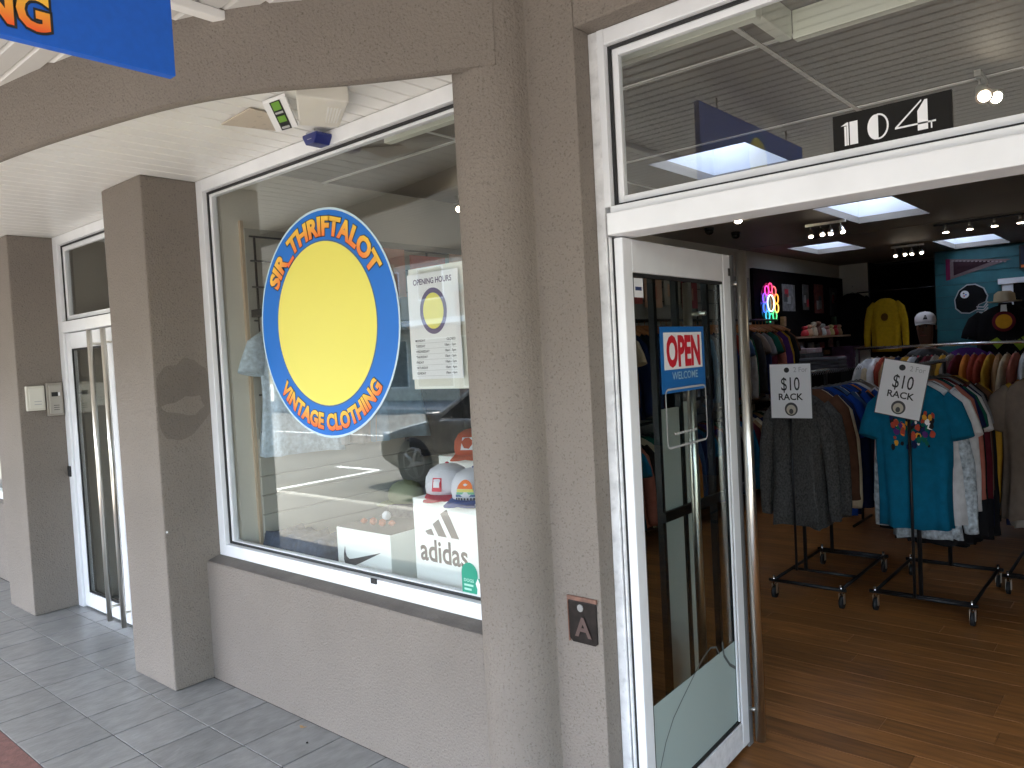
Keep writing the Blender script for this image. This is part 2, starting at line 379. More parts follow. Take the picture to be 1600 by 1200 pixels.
B(-9.34, -6.55, 2.07, 2.073, .704, 2.55).build('pane', GLASS, lw)
# oval decal (a true circle on the glass; only its figure is left out)
dc = thing('window_decal', 'round blue and yellow shop decal lettered in orange on the display window', 'decal', (-2.88, 2.069, 1.295))
OC = PY(-2.88, 2.0695, 1.806)
MB().prism(ell(0, 0, .512, .512, 72), OC, 0, .0008).build('white_edge', mat('decal_edge', (.55, .72, .8), .4), dc)
MB().prism(ell(0, 0, .502, .502, 72), OC, .0008, .0014).build('blue_ring', BLUE2, dc)
MB().prism(ell(0, 0, .372, .372, 72), OC, .0014, .0020).build('inner_line', mat('decal_dark', (.03, .10, .25), .4), dc)
MB().prism(ell(0, 0, .366, .366, 72), OC, .0020, .0026).build('yellow_disc', YEL, dc)
ORG = None
def grad_mat():
    m = bpy.data.materials.new('orange_gradient_print'); m.use_nodes = True; N = m.node_tree.nodes; L = m.node_tree.links
    at = N.new('ShaderNodeAttribute'); at.attribute_name = 'hgt'
    r = N.new('ShaderNodeValToRGB'); r.color_ramp.elements[0].color = (.9, .10, .02, 1); r.color_ramp.elements[1].color = (.95, .62, .05, 1)
    L.new(at.outputs['Fac'], r.inputs[0]); L.new(r.outputs[0], N['Principled BSDF'].inputs['Base Color']); N['Principled BSDF'].inputs['Roughness'].default_value = .45
    return m
GRAD = grad_mat()
def lettering(body, fn, h, width, parent, d, off=.03, warp=None, align='CENTER', outline=.07, name='lettering', m=None, edge=BLK):
    text_mb(body, fn, h, d1=d, off=off+outline, width=width*1.012, align=align, warp=warp).build('lettering_outline', edge, parent)
    mb = text_mb(body, fn, h, d1=d+.0006, off=off, width=width, align=align, warp=None)
    hs = [p[2] for p in mb.v]; z0, z1 = min(hs), max(hs); hg = [(z-z0)/(z1-z0+1e-9) for z in hs]
    if warp:
        mb2 = text_mb(body, fn, h, d1=d+.0006, off=off, width=width, align=align, warp=warp); mb.v = mb2.v
    o = mb.build(name, m or GRAD, parent)
    at = o.data.attributes.new('hgt', 'FLOAT', 'POINT')
    for i, q in enumerate(hg): at.data[i].value = q
    return o
def arc_top(r, lift=0): return lambda u, v: ((r+v)*math.sin(u/(r+.04)), (r+v)*math.cos(u/(r+.04)))
def arc_bot(r): return lambda u, v: ((r-v)*math.sin(u/(r-.04)), -(r-v)*math.cos(u/(r-.04)))
lettering('SIR_THRIFTALOT', OC, .078, .95, dc, .0026, warp=arc_top(.394), off=.05, outline=.035)
lettering('VINTAGE CLOTHING', OC, .068, .80, dc, .0026, warp=arc_bot(.474), off=.05, outline=.035)
# opening hours sheet
hp = thing('hours_poster', 'opening hours sheet with small round logo taped inside the display window', 'poster', (-2.18, 2.069, 1.54))
HP = PY(-2.322, 2.078, 1.54)
B(-2.327, -1.985, 2.088, 2.0895, 1.505, 1.985).build('backing_sheet', mat('cream_card', (.74, .73, .64), .7), hp)
MB().prism(rect(0, .285, 0, .415), PY(-2.322, 2.0745, 1.545), -.001, 0).build('sheet', PAPER, hp)
HP = PY(-2.322, 2.0745, 1.545)
text_mb('OPENING HOURS', HP, .022, d1=.0004, off=.02, width=.215, warp=lambda u, v: (u+.035, v+.372)).build('lettering', mat('purple_print', (.10, .05, .13), .6), hp)
MB().prism(ell(.142, .265, .075, .09, 40), HP, .0002, .0005).build('logo_ring', mat('logo_dark', (.10, .06, .16), .5), hp)
MB().prism(ell(.142, .265, .057, .070, 40), HP, .0005, .0008).build('logo_disc', YEL, hp)
for k, (d_, h_) in enumerate([('MONDAY', 'CLOSED'), ('TUESDAY', '10am - 5pm'), ('WEDNESDAY', '10am - 5pm'), ('THURSDAY', '10am - 5pm'), ('FRIDAY', '10am - 5pm'), ('SATURDAY', '10am - 4pm'), ('SUNDAY', '10am - 4pm')]):
    v0 = .148-k*.0215
    text_mb(d_, HP, .009, d1=.0004, off=.02, warp=lambda u, v: (u+.03, v+v0)).build('lettering', BLK, hp)
    text_mb(h_, HP, .009, d1=.0004, off=.02, align='RIGHT', warp=lambda u, v: (u+.255, v+v0)).build('lettering', BLK, hp)
    MB().prism(rect(.025, .26, v0-.007, v0-.006), HP, .0002, .0004).build('rule', LGREY, hp)
# green dog sticker
gs = thing('green_sticker', 'small green arched dog sticker at the bottom right of the display window', 'sticker', (-2.07, 2.069, .71))
GS = PY(-2.10, 2.0695, .712)
MB().prism([(0, 0), (.085, 0), (.085, .07)]+ell(.0425, .085, .0425, .042, 16, 0, math.pi)+[(0, .07)], GS, 0, .0006).build('green_arch', mat('sticker_green', (.01, .30, .19), .4), gs)
MB().prism(ell(.093, .038, .03, .034, 24), GS, .0007, .0012).build('green_disc', MATS['sticker_green'], gs)
MB().prism([(.078, .004), (.082, .03), (.074, .05), (.086, .072), (.093, .055), (.103, .045), (.108, .02), (.104, .004)], GS, .0012, .0017).build('dog_shape', PAPER, gs)
text_mb('DOGS', GS, .012, d1=.0012, off=.02, width=.052, warp=lambda u, v: (u+.012, v+.052)).build('lettering', mat('pale_green_print', (.4, .72, .6), .5), gs)
for k in range(2): MB().prism(rect(.012, .06-.01*k, .035-.016*k, .043-.016*k), GS, .0008, .0012).build('small_print', MATS['pale_green_print'], gs)

# ---- left glass double door
d2 = thing('glass_door', 'white framed glass double door with steel pull bars left of the patched pillar', 'door', (-5.1, 2.06, 0))
B(-5.979, -5.90, 2.04, 2.12, 0, 2.617).build('frame', WHITE, d2, bev=.003); B(-5.90, -4.356, 2.04, 2.12, 2.555, 2.617).build('frame', WHITE, d2, bev=.003)
B(-5.90, -4.356, 2.03, 2.125, 1.945, 2.02).build('transom_bar', WHITE, d2, bev=.003)
frame_ring(d2, -5.898, -4.36, 2.022, 2.553, 2.065, 2.072, .010, SEAL, 'seal', 0)
frame_ring(d2, -5.887, -4.37, 2.032, 2.543, 2.072, 2.095, .03, WHITE, 'glazing_bead', .002)
B(-5.86, -4.40, 2.080, 2.083, 2.06, 2.515).build('pane', GLASS, d2)
for (a, b) in ((-5.892, -5.135), (-5.128, -4.37)):
    lf = B(a, a+.075, 2.055, 2.095, .012, 1.938).build('door_leaf', WHITE, d2, bev=.003)
    B(b-.075, b, 2.055, 2.095, .012, 1.938).build('stile', WHITE, lf, bev=.003)
    B(a+.075, b-.075, 2.055, 2.095, .012, .115).build('bottom_rail', WHITE, lf, bev=.003); B(a+.075, b-.075, 2.055, 2.095, 1.83, 1.938).build('top_rail', WHITE, lf, bev=.003)
    B(a+.076, b-.076, 2.068, 2.072, .116, 1.829).build('seal', SEAL, lf)if False else None
    frame_ring(lf, a+.076, b-.076, .116, 1.829, 2.06, 2.068, .012, SEAL, 'seal', 0)
    B(a+.08, b-.08, 2.072, 2.075, .12, 1.82).build('pane', GLASS, lf)
    px = b-.16 if a < -5.5 else a+.05
    MB().tube([(px, 1.985, .03), (px, 1.985, 1.93)], .016, 14).build('pull_bar', STEEL, lf)
    MB().tube([(px, 1.985, .12), (px, 2.056, .12)], .008, 8).tube([(px, 1.985, 1.84), (px, 2.056, 1.84)], .008, 8).build('bar_bracket', STEEL, lf)
B(-5.972, -5.93, 2.028, 2.0395, .93, 1.005).build('lock_box', SEAL, d2, bev=.003)
# passage behind the left door and room behind far-left window
struct('passage_wall', B(-5.99, -5.9, 2.14, 6.5, -.01, 2.7), mat('passage_paint', (.32, .29, .25), .8))
struct('passage_wall', B(-4.05, -3.95, 2.14, 12.1, -.01, 2.7), MATS['passage_paint'])
struct('passage_end_wall', B(-5.99, -3.9, 6.5, 6.6, -.01, 2.7), MATS['passage_paint'])
struct('passage_floor', B(-9.6, -3.95, 2.13, 7, -.3, -.003), mat('passage_floor', (.1, .09, .08), .5))
struct('passage_ceiling', B(-9.6, -3.95, 2.14, 7, 2.70, 2.8), MATS['passage_paint'])
struct('side_room_wall', B(-9.6, -6.0, 4.2, 4.3, -.01, 2.7), MATS['passage_paint'])
struct('side_room_wall', B(-9.7, -9.6, 2.131, 4.3, -.01, 2.7), MATS['passage_paint'])
wallthing('facade_wall', B(-18, -9.5, 1.955, 2.13, 0, 2.853), 'plain taupe stucco facade continuing past the far left window', 'wall')
ip = thing('white_door', 'pale inner door at the end of the passage behind the left glass door', 'door', (-4.8, 6.48, 0))
B(-5.3, -4.5, 6.44, 6.495, 0, 2.05).build('door_panel', mat('grey_green_paint', (.5, .55, .5), .6), ip); B(-5.4, -5.3, 6.42, 6.498, 0, 2.15).build('door_frame', MATS['cream_card'], ip)
MB().lathe([(.015, 0), (.025, .01), (.025, .04), (.01, .05)], 12, (-5.22, 6.435, 1.0), ax=1).build('handle', STEEL, ip)
# intercom panels
ic = thing('intercom_panel', 'brushed metal intercom panel with black slot, right of the white plate', 'intercom', (-5.97, 2.0, 1.36))
B(-5.98, -5.955, 1.925, 2.03, 1.37, 1.60).build('housing', mat('panel_metal', (.36, .33, .29), .4, metal=.6), ic, bev=.004)
B(-5.956, -5.948, 1.94, 2.018, 1.385, 1.585).build('face_plate', mat('panel_face', (.42, .39, .35), .35, metal=.5), ic, bev=.003)
B(-5.949, -5.944, 1.955, 1.995, 1.505, 1.535).build('camera_slot', BLK, ic); B(-5.948, -5.943, 1.997, 2.008, 1.508, 1.532).build('lamp', PAPER, ic)
for k in range(3): B(-5.948, -5.945, 1.965, 2.0, 1.44-.015*k, 1.444-.015*k).build('button', DGREY, ic)
wp = thing('door_plate', 'cream plastic entry box left of the metal intercom', 'entry box', (-5.97, 1.86, 1.41))
B(-5.98, -5.95, 1.80, 1.915, 1.415, 1.585).build('housing', mat('cream_plastic', (.66, .63, .55), .45), wp, bev=.005)
B(-5.951, -5.946, 1.815, 1.905, 1.43, 1.57).build('face_plate', mat('cream_plastic2', (.72, .7, .62), .45), wp, bev=.003)
for k in range(2): B(-5.947, -5.944, 1.845, 1.89, 1.455+.02*k, 1.46+.02*k).build('slot', LGREY, wp)

# ---- exit light unit + blue alarm box on alcove soffit
ex = thing('exit_light', 'white ceiling emergency light with green sign label and vented end', 'exit light', (-2.62, 1.80, 2.5))
ang = R(-8)
def rotZ(mb, c, a):
    mb.v = [(c[0]+(x-c[0])*math.cos(a)-(y-c[1])*math.sin(a), c[1]+(x-c[0])*math.sin(a)+(y-c[1])*math.cos(a), z) for x, y, z in mb.v]; return mb
CX = (-2.6, 1.82)
PLC = mat('ivory_plastic', (.78, .75, .68), .4)
def quadbox(q, dz, flip=1):
    n_ = len(q); return MB().add([tuple(p) for p in q]+[(p[0], p[1], p[2]+dz) for p in q], [tuple(range(n_)), tuple(reversed(range(n_, 2*n_)))]+[(i, (i+1) % n_, n_+(i+1) % n_, n_+i) for i in range(n_)])
Q = [(-2.300, 1.591, 2.560), (-2.236, 1.772, 2.560), (-2.505, 1.927, 2.560), (-2.573, 1.789, 2.560)]
quadbox(Q, .058).build('housing', PLC, ex, bev=.006)
def bil(Q, u, v, dz=0):
    a, b, c, d = [Vector(p) for p in Q]; r_ = (a*(1-u)+b*u)*(1-v)+(d*(1-u)+c*u)*v; r_.z += dz; return tuple(r_)
for k in range(5):
    u = .62+k*.062; q_ = [bil(Q, u, .25, -.002), bil(Q, u+.03, .25, -.002), bil(Q, u+.03, .8, -.002), bil(Q, u, .8, -.002)]
    quadbox(q_, .003).build('vent_slat', JOINT, ex)
Pq = [(-2.551, 1.617, 2.600), (-2.423, 1.630, 2.600), (-2.549, 1.766, 2.545), (-2.664, 1.743, 2.545)]
quadbox(Pq, .012).build('end_plate', PAPER, ex, bev=.002)
GRN = mat('exit_green', (.16, .36, .04), .5)
for k, (m2, a, b) in enumerate([(BLK, .03, .97), (GRN, .05, .30), (GRN, .50, .70), (LGREY, .36, .42), (LGREY, .85, .92)]):
    e_ = -.0015*(1 if k == 0 else 2); i_ = 0 if k == 0 else .06
    quadbox([bil(Pq, .28+i_, a, e_), bil(Pq, .74-i_, a, e_), bil(Pq, .74-i_, b, e_), bil(Pq, .28+i_, b, e_)], .001).build('sign_label', m2, ex)
quadbox([(-2.897, 1.641, 2.610), (-2.652, 1.625, 2.610), (-2.657, 1.715, 2.610), (-2.835, 1.856, 2.610)], .006).build('base_plate', mat('beige_plate', (.55, .48, .40), .6, speck=.2, spscale=40), ex, bev=.002)
ab = thing('alarm_box', 'small dark blue alarm box fixed to the window head', 'alarm', (-2.78, 1.97, 2.54))
MB().prism([(-.05, 0), (-.03, -.032), (.03, -.032), (.05, 0), (.05, .012), (-.05, .012)], lambda u, v, d: (-2.74+u, 2.0+d, 2.585+v), -.05, .029).build('housing', mat('navy_plastic', (.01, .02, .16), .35), ab, bev=.003)
B(-2.77, -2.71, 1.955, 1.99, 2.597, 2.606).build('mount', LGREY, ab); B(-2.755, -2.725, 1.9485, 1.9495, 2.572, 2.574).build('slot', LGREY, ab)

# ---- blade sign
bs = thing('hanging_sign', 'bright blue hanging sign with orange lettering at the top left corner', 'sign', (-1.65, .185, 2.264))
B(-1.664, -1.638, -.46, .83, 2.266, 2.745).build('panel', BLUE, bs, bev=.002)
BSF = PX(-1.638, .185, 2.29)
lettering('VINTAGE CLOTHING', BSF, .068, .80, bs, .0015, off=.035, outline=.05)
MB().prism(ell(0, .28, .16, .16, 48), BSF, .0002, .0012).build('logo_ring', BLUE2, bs)
MB().prism(ell(0, .28, .115, .115, 48), BSF, .0012, .0022).build('logo_disc', YEL, bs)
for y in (.62, -.25): MB().tube([(-1.65, y, 2.745), (-1.65, y, 2.803)], .004, 8).build('hanger_rod', BLACK, bs)

# ================================================================== SHOP INTERIOR
# window jamb return / left wall / panels
lwall = struct('shop_left_wall', B(-3.90, -3.80, 2.12, 12.1, 0, 2.70), CREAM)
fl = struct('shop_floor', B(-3.9, 4.5, 2.14, 16, -.6, -.006), mat('wood_floor_far', (.21, .085, .024), .45, spec=.35, var=.3, vscale=3, stretch=(.6, 8, 1)))
pmesh = None
for r_ in range(38):
    y = 2.145+r_*.127; x = -3.8-random.uniform(0, 1.1)
    while x < 2.2:
        L_ = 1.28
        if pmesh is None: pmesh = B(.0006, 1.2794, .0006, .1264, -.005, 0).build('plank', WOOD, fl, bev=.0008); o = pmesh
        else: o = pmesh.copy(); COL.objects.link(o)
        o.location = (x, y, random.uniform(-.0003, .0003)); x += L_
# wells: x0,x1,y0,y1
wells = [(-2.34, -1.74, 4.03, 4.90), (-2.27, -1.66, 6.55, 7.80), (-3.43, -2.85, 9.0, 10.05), (-2.16, -1.54, 10.2, 11.45)]
xs = sorted({-3.9, 4.5, *[a for q in wells for a in q[:2]]}); ys = sorted({2.13, 16, *[a for q in wells for a in q[2:]]})
ce = MB()
for x0, x1 in zip(xs, xs[1:]):
    run = None
    for y0, y1 in list(zip(ys, ys[1:]))+[(99, 99)]:
        hole = y0 == 99 or any(a-1e-6 <= x0 and x1 <= b+1e-6 and c-1e-6 <= y0 and y1 <= d+1e-6 for a, b, c, d in wells)
        if hole:
            if run: ce.box(x0, x1, run[0], run[1], 2.70, 2.76)
            run = None
        else: run = (run[0] if run else y0, y1)
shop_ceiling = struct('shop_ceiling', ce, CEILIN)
# raised bump grooves as thin battens on the ceiling
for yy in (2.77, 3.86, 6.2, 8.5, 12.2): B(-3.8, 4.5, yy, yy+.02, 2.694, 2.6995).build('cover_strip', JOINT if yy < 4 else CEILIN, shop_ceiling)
for xx in (-1.13, -2.66, .4): B(xx, xx+.02, 2.14, 6.1, 2.690, 2.6935).build('cover_strip', JOINT, shop_ceiling)
WELL = mat('well_paint', (.72, .76, .82), .5)
for i, (a, b, c, d) in enumerate(wells):
    lab = ['nearest skylight, seen through the pane over the shop door', 'skylight in mid shop ceiling between track lights', 'small far skylight above the black display wall', 'skylight in front of the teal wall'][i]
    t = thing('skylight', lab, 'skylight', ((a+b)/2, (c+d)/2, 2.70))
    e = .03; H = 3.0
    B(a-.05, a, c-.05, d+.05, 2.761, H).build('well_wall', WELL, t); B(b, b+.05, c-.05, d+.05, 2.761, H).build('well_wall', WELL, t)
    B(a, b, c-.05, c, 2.761, H).build('well_wall', WELL, t); B(a, b, d, d+.05, 2.761, H).build('well_wall', WELL, t)
    for q in (.30, .52): B(a, b, c+(d-c)*q-.012, c+(d-c)*q+.012, H-.05, H-.001).build('glazing_bar', BLACK, t)
    for q in range(6): B(a+.25, b-.02, c+(d-c)*(.56+.06*q), c+(d-c)*(.60+.06*q), H-.06, H-.03).build('louvre', JOINT, t)
    B(a-.05, b+.05, c-.05, d+.05, H, H+.006).build('pane', CLEAR, t)
# back of room: cream pier, dark alcove, teal wall, right wall
struct('shop_back_wall', B(-3.9, 4.5, 15.9, 16.0, 0, 2.7), mat('back_dark', (.03, .03, .03), .9))
struct('shop_right_wall', B(4.4, 4.5, 2.13, 16, 0, 2.7), mat('dark_side_wall', (.12, .11, .10), .8))
struct('alcove_wall', B(-3.9, -3.8, 12.1, 15.9, 0, 2.7), MATS['back_dark'])
struct('alcove_wall', B(-3.399, -3.38, 12.0, 12.3, 0, 2.7), MATS['back_dark'])
struct('alcove_wall', B(-2.44, -2.422, 11.56, 15.9, 0, 2.7), MATS['back_dark'])
struct('alcove_ceiling', B(-3.8, -2.44, 12.3, 15.9, 2.66, 2.69), MATS['back_dark'])
struct('shop_pier', B(-3.8, -3.40, 12.0, 12.3, 0, 2.7), CREAM)
tw = struct('teal_wall', B(-2.42, 4.4, 11.56, 11.7, 0, 2.7), mat('teal_backing', (.012, .07, .08), .7))
for k in range(18):
    B(-2.42, 4.4, 11.535-.002*(k % 2), 11.559, .02+k*.148, .02+k*.148+.141).build('board', TEAL, tw, bev=.003)
# black display board on left wall
bb = struct('black_display_wall', B(-3.799, -3.76, 8.78, 12.0, 0, 2.50), BLACKW)

# ---- shop front frame and doorway
sf_ = thing('shopfront_frame', 'white aluminium doorway frame with transom pane over the open shop door', 'door frame', (0, 2.06, 0))
B(-1.372, -1.338, 2.03, 2.125, 0, 2.604).build('jamb', WORN, sf_, bev=.003)
B(-1.338, -1.3325, 2.038, 2.125, 0, 1.971).build('slot', SEAL, sf_)
B(-1.3325, -1.3255, 2.032, 2.125, 0, 1.971).build('door_stop', WORN, sf_, bev=.001)
B(-1.3255, -1.3215, 2.042, 2.125, 0, 1.971).build('slot', SEAL, sf_)
B(-1.338, -1.315, 2.03, 2.125, 2.0635, 2.604).build('jamb', WHITE, sf_)
B(1.29, 1.349, 2.03, 2.125, 0, 2.604).build('jamb', WORN, sf_, bev=.003)
B(-1.315, 1.29, 2.03, 2.125, 2.556, 2.604).build('head', WHITE, sf_, bev=.003)
B(-1.314, 1.289, 2.0, 2.125, 1.972, 2.040).build('transom_bar', WHITE, sf_, bev=.004)
B(-1.314, 1.289, 2.022, 2.1, 2.041, 2.063).build('transom_lip', WHITE, sf_, bev=.003)
frame_ring(sf_, -1.314, 1.289, 2.064, 2.555, 2.05, 2.058, .009, SEAL, 'seal', 0)
frame_ring(sf_, -1.304, 1.28, 2.073, 2.546, 2.058, 2.08, .022, WHITE, 'glazing_bead', .002)
B(-1.30, 1.27, 2.066, 2.069, 2.07, 2.54).build('pane', GLASS, sf_)
# number plate 104 on the transom
np_ = thing('number_plate', 'black street number plate reading 104 on the transom glass', 'number plate', (-.52, 2.064, 2.09))
B(-.655, -.386, 2.061, 2.0635, 2.093, 2.184).build('plate', mat('plate_black', (.012, .011, .010), .6, spec=.15), np_)
NPF = PY(-.655, 2.061, 2.093)
def npoly(p, nm='digit'): MB().prism(p, NPF, .0003, .0012).build(nm, PAPER, np_)
# 1
npoly([(.020, .062), (.034, .069), (.038, .069), (.038, .012), (.034, .012), (.034, .062)]); npoly(rect(.041, .060, .012, .069)); npoly(rect(.028, .033, .012, .060))
# 0
npoly([(.104, .012), (.108, .011), (.108, .074), (.104, .073)]+[(.104-.021*math.sin(a), .0425+.031*math.cos(a)) for a in [math.pi*i/14 for i in range(1, 14)]])
ring = [(.108+.024*math.sin(math.pi*i/14), .0425+.0315*math.cos(math.pi*i/14)) for i in range(15)]+[(.108+.020*math.sin(math.pi*i/14), .0425+.0275*math.cos(math.pi*i/14)) for i in range(14, -1, -1)]
npoly(ring)
# 4
npoly([(.196, .012), (.218, .012), (.218, .082), (.212, .082), (.196, .058)]); npoly([(.146, .026), (.235, .026), (.235, .030), (.146, .030)])
npoly([(.146, .030), (.152, .030), (.205, .080), (.205, .084)]); npoly([(.224, .030), (.227, .030), (.227, .012), (.224, .012)])

# ---- open door leaf (local coordinates: hinge at origin, leaf along +Y, face towards +X)
door = bpy.data.objects.new('shop_door', None); COL.objects.link(door); door.location = (-1.290, 2.045, 0); door.rotation_euler.z = R(2.1); door['_o'] = (0, 0, 0)
tag(door, 'white aluminium glass door standing open into the shop with OPEN sign', 'door')
W_ = .862
B(-.031, 0, 0, .058, .02, 1.968).build('stile', WHITE, door, bev=.004)
B(-.031, 0, W_-.105, W_-.04, .02, 1.968).build('stile', WHITE, door, bev=.004)
B(-.0305, -.0005, .058, W_-.105, 1.862, 1.967).build('top_rail', WHITE, door, bev=.004)
B(-.0305, -.0005, .058, W_-.105, .021, .125).build('bottom_rail', WORN, door, bev=.004)
for a, b, c, d in ((.059, .070, .126, 1.861), (W_-.118, W_-.106, .126, 1.861)): B(-.024, -.006, a, b, c, d).build('seal', SEAL, door)
B(-.024, -.006, .070, W_-.118, 1.850, 1.861).build('seal', SEAL, door); B(-.024, -.006, .070, W_-.118, .126, .137).build('seal', SEAL, door)
B(-.008, -.001, W_-.106-.022, W_-.106-.014, .138, 1.85).build('glazing_bead', WHITE, door)
B(-.017, -.014, .07, W_-.118, .137, 1.85).build('pane', GLASSD, door)
B(-.003, .004, W_-.062, W_-.046, 1.885, 1.915).build('lock_plate', SEAL, door, bev=.002)
for sx, nm in ((.038, 'pull_bar'), (-.088, 'pull_bar')):
    yb = W_-.025 if sx > 0 else W_-.30
    yb = W_-.022 if sx > 0 else .615
    zt = 1.975 if sx > 0 else 1.86; zb = .03 if sx > 0 else .20
    MB().tube([(sx, yb, zb), (sx, yb, zt)], .020 if sx > 0 else .017, 18).build(nm, STEEL, door)
    for z in (zb+.12, zt-.12): MB().tube([(sx, yb, z), (-.016, yb, z)], .008, 8).build('bar_bracket', STEEL, door)
B(-.031, -.002, W_-.04, W_-.001, .0, 1.968).build('edge_seal', mat('grey_gasket', (.2, .2, .2), .5), door)
# frosted film with a curved line
DF = PX(-.0135, 0, 0)
MB().prism(rect(.071, W_-.12, .138, .455), DF, .0002, .0008).build('frosted_film', FILM, door)
arc = [(0.108, 0.238), (0.151, 0.305), (0.212, 0.363), (0.283, 0.402), (0.378, 0.45), (0.456, 0.486), (0.524, 0.501), (0.573, 0.487), (0.598, 0.452)]
def ribbon(pts, wd):
    L1 = []; L2 = []
    for i, p in enumerate(pts):
        a = Vector(pts[max(i-1, 0)]); b = Vector(pts[min(i+1, len(pts)-1)]); d = (b-a).normalized(); nn = Vector((-d.y, d.x))*wd/2
        L1.append(tuple(Vector(p)+nn)); L2.append(tuple(Vector(p)-nn))
    m = MB(); k = len(pts)
    return m, L1, L2, k
def line_print(pts, fn, wd, d, name, m, parent):
    mb, L1, L2, k = ribbon(pts, wd)
    mb.add([fn(u, v, d) for u, v in L1]+[fn(u, v, d) for u, v in L2], [(i, i+1, k+i+1, k+i) for i in range(k-1)]); return mb.build(name, m, parent)
GLN = mat('etched_line', (.30, .33, .32), .5)
line_print(arc, DF, .006, .0012, 'film_line', mat('film_dark_line', (.10, .12, .12), .5), door)
line_print([(0.626, 0.489), (0.638, 0.433), (0.687, 0.381), (0.758, 0.338), (0.859, 0.3)], DF, .012, .0012, 'film_line', MATS['film_dark_line'], door)
# stickers on the door glass
os_ = bpy.data.objects.new('open_sign', None); COL.objects.link(os_); os_['_o'] = (0, 0, 0)
os_.matrix_world = Matrix.Translation((-1.290, 2.05, 0)) @ Matrix.Rotation(R(2.1), 4, 'Z')
tag(os_, 'blue and white OPEN WELCOME sign stuck to the open door glass', 'sign')
B(-.0135, -.0120, .235, .575, 1.462, 1.69).build('sign_panel', mat('open_blue', (.015, .14, .42), .45), os_)
OF = PX(-.012, .235, 1.462)
MB().prism(rect(.022, .318, .080, .208), OF, .0002, .0008).build('white_field', PAPER, os_)
text_mb('OPEN', OF, .10, d1=.0016, off=.045, width=.262, warp=lambda u, v: (u+.039, v+.094)).build('lettering', RED, os_)
text_mb('WELCOME', OF, .026, d1=.0010, off=.01, width=.20, warp=lambda u, v: (u+.075, v+.045)).build('lettering', mat('pale_blue_print', (.30, .48, .62), .5), os_)
st = bpy.data.objects.new('etched_decal', None); COL.objects.link(st); st['_o'] = (0, 0, 0); st.matrix_world = os_.matrix_world
tag(st, 'thin pale outline square decal just below the OPEN sign', 'decal')
def rr(x0, x1, y0, y1, r):
    out = []
    for cx, cy, a in ((x1-r, y1-r, 0), (x0+r, y1-r, 90), (x0+r, y0+r, 180), (x1-r, y0+r, 270)):
        out += [(cx+r*math.cos(R(a+q)), cy+r*math.sin(R(a+q))) for q in (0, 30, 60, 90)]
    return out+[out[0]]
line_print(rr(.25, .565, 1.275, 1.475, .02), DF, .007, .005, 'outline', LGREY, st)
text_mb('Trading Hours', PX(-.018, .29, 1.468), .018, d1=.0055, off=.04, width=.21, shear=.2).build('lettering', LGREY, st)
for k in range(9): MB().prism(rect(.02*k, .02*k+.015, 0, .008), PX(-.018, .31, 1.315), .004, .005).build('small_print', LGREY, st)
sk = bpy.data.objects.new('brand_sticker', None); COL.objects.link(sk); sk['_o'] = (0, 0, 0); sk.matrix_world = os_.matrix_world
tag(sk, 'tiny white sticker with blue script in the top corner of the door glass', 'sticker')
B(-.0135, -.0125, .072, .135, 1.785, 1.847).build('sheet', PAPER, sk)
MB().prism(rect(.012, .052, .022, .034), PX(-.012, .072, 1.785), 0, .0006).build('blue_bar', mat('script_blue', (.03, .05, .14), .5), sk)
# second shop leaf (right, hardly in view) is fixed wide open beyond the frame
pl = thing('metal_plate', 'small dark bronze plate with a raised A on the wall beside the shop door', 'plate', (-1.444, 1.95, .68))
MB().prism([(0, .012), (.012, 0), (.098, 0), (.108, .008), (.108, .135), (.0, .135)], PY(-1.498, 1.955, .69), .0, .006).build('plate', BRONZE, pl, bev=.002)
for p in (rect(-.003, .111, .137, .150), rect(-.003, .0, .0, .14)): MB().prism(p, PY(-1.498, 1.955, .69), 0, .008).build('rim', RUST, pl)
MB().lathe([(.0, .0), (.011, .0), (.009, .004), (.0, .006)], 16, (-1.455, 1.949, .805), ax=1).build('stud', CHROME, pl) if False else MB().prism(ell(.048, .115, .011, .012, 20), PY(-1.498, 1.955, .69), .006, .009).build('stud', mat('dull_stud', (.25, .24, .23), .5), pl)
text_mb('A', PY(-1.498, 1.955, .69), .06, d1=.010, off=.03, warp=lambda u, v: (u+.024, v+.025)).build('raised_letter', mat('dull_letter', (.085, .05, .042), .6), pl)
lf = MB().prism([(-.02, 0), (-.008, .008), (0, .004), (.018, .012), (.01, -.004), (-.004, -.008)], lambda u, v, d: (-3.0+u, 1.9+v, .002+d+.15*abs(u)), 0, .0012)
lf.build('dry_leaf', mat('leaf_brown', (.42, .26, .12), .8), label='small dry tan leaf on the tiles by the low wall', cat='leaf')
MB().lathe([(.004, 0), (.005, .003), (.003, .006)], 8, (-2.86, 1.83, .0)).build('pebble', BLK, label='tiny dark pebble on the tiles beside the dry leaf', cat='pebble')
MB().lathe([(.004, 0), (.006, .004), (.003, .007)], 8, (-3.884, 1.755, .82), ax=0).build('paint_chip', PAPER, pa)

# ---- display deck and goods behind the window
dk = B(-3.79, -2.05, 2.135, 3.05, .0, .585).build('display_deck', mat('deck_grey', (.16, .15, .14), .85, var=.2, vscale=20, speck=.3, spscale=90), label='low grey display platform inside the big window', cat='platform')
nb = thing('shoe_box', 'low white box with black swoosh mark standing in the display window', 'box', (-2.95, 2.35, .585))
B(-3.14, -2.735, 2.25, 2.55, .586, .826).build('carton', CARD, nb, bev=.003); B(-3.135, -2.74, 2.255, 2.545, .8265, .828).build('top_sheet', mat('grey_sand', (.2, .19, .17), .9), nb)
NF = PY(-3.14, 2.25, .586)
sw = [(.062, .152), (.050, .115), (.048, .085), (.058, .060), (.080, .050), (.110, .057), (.18, .085), (.335, .152), (.18, .112), (.115, .096), (.090, .092), (.072, .102), (.064, .122)]
MB().prism(sw, NF, .0002, .001).build('swoosh', BLK, nb)
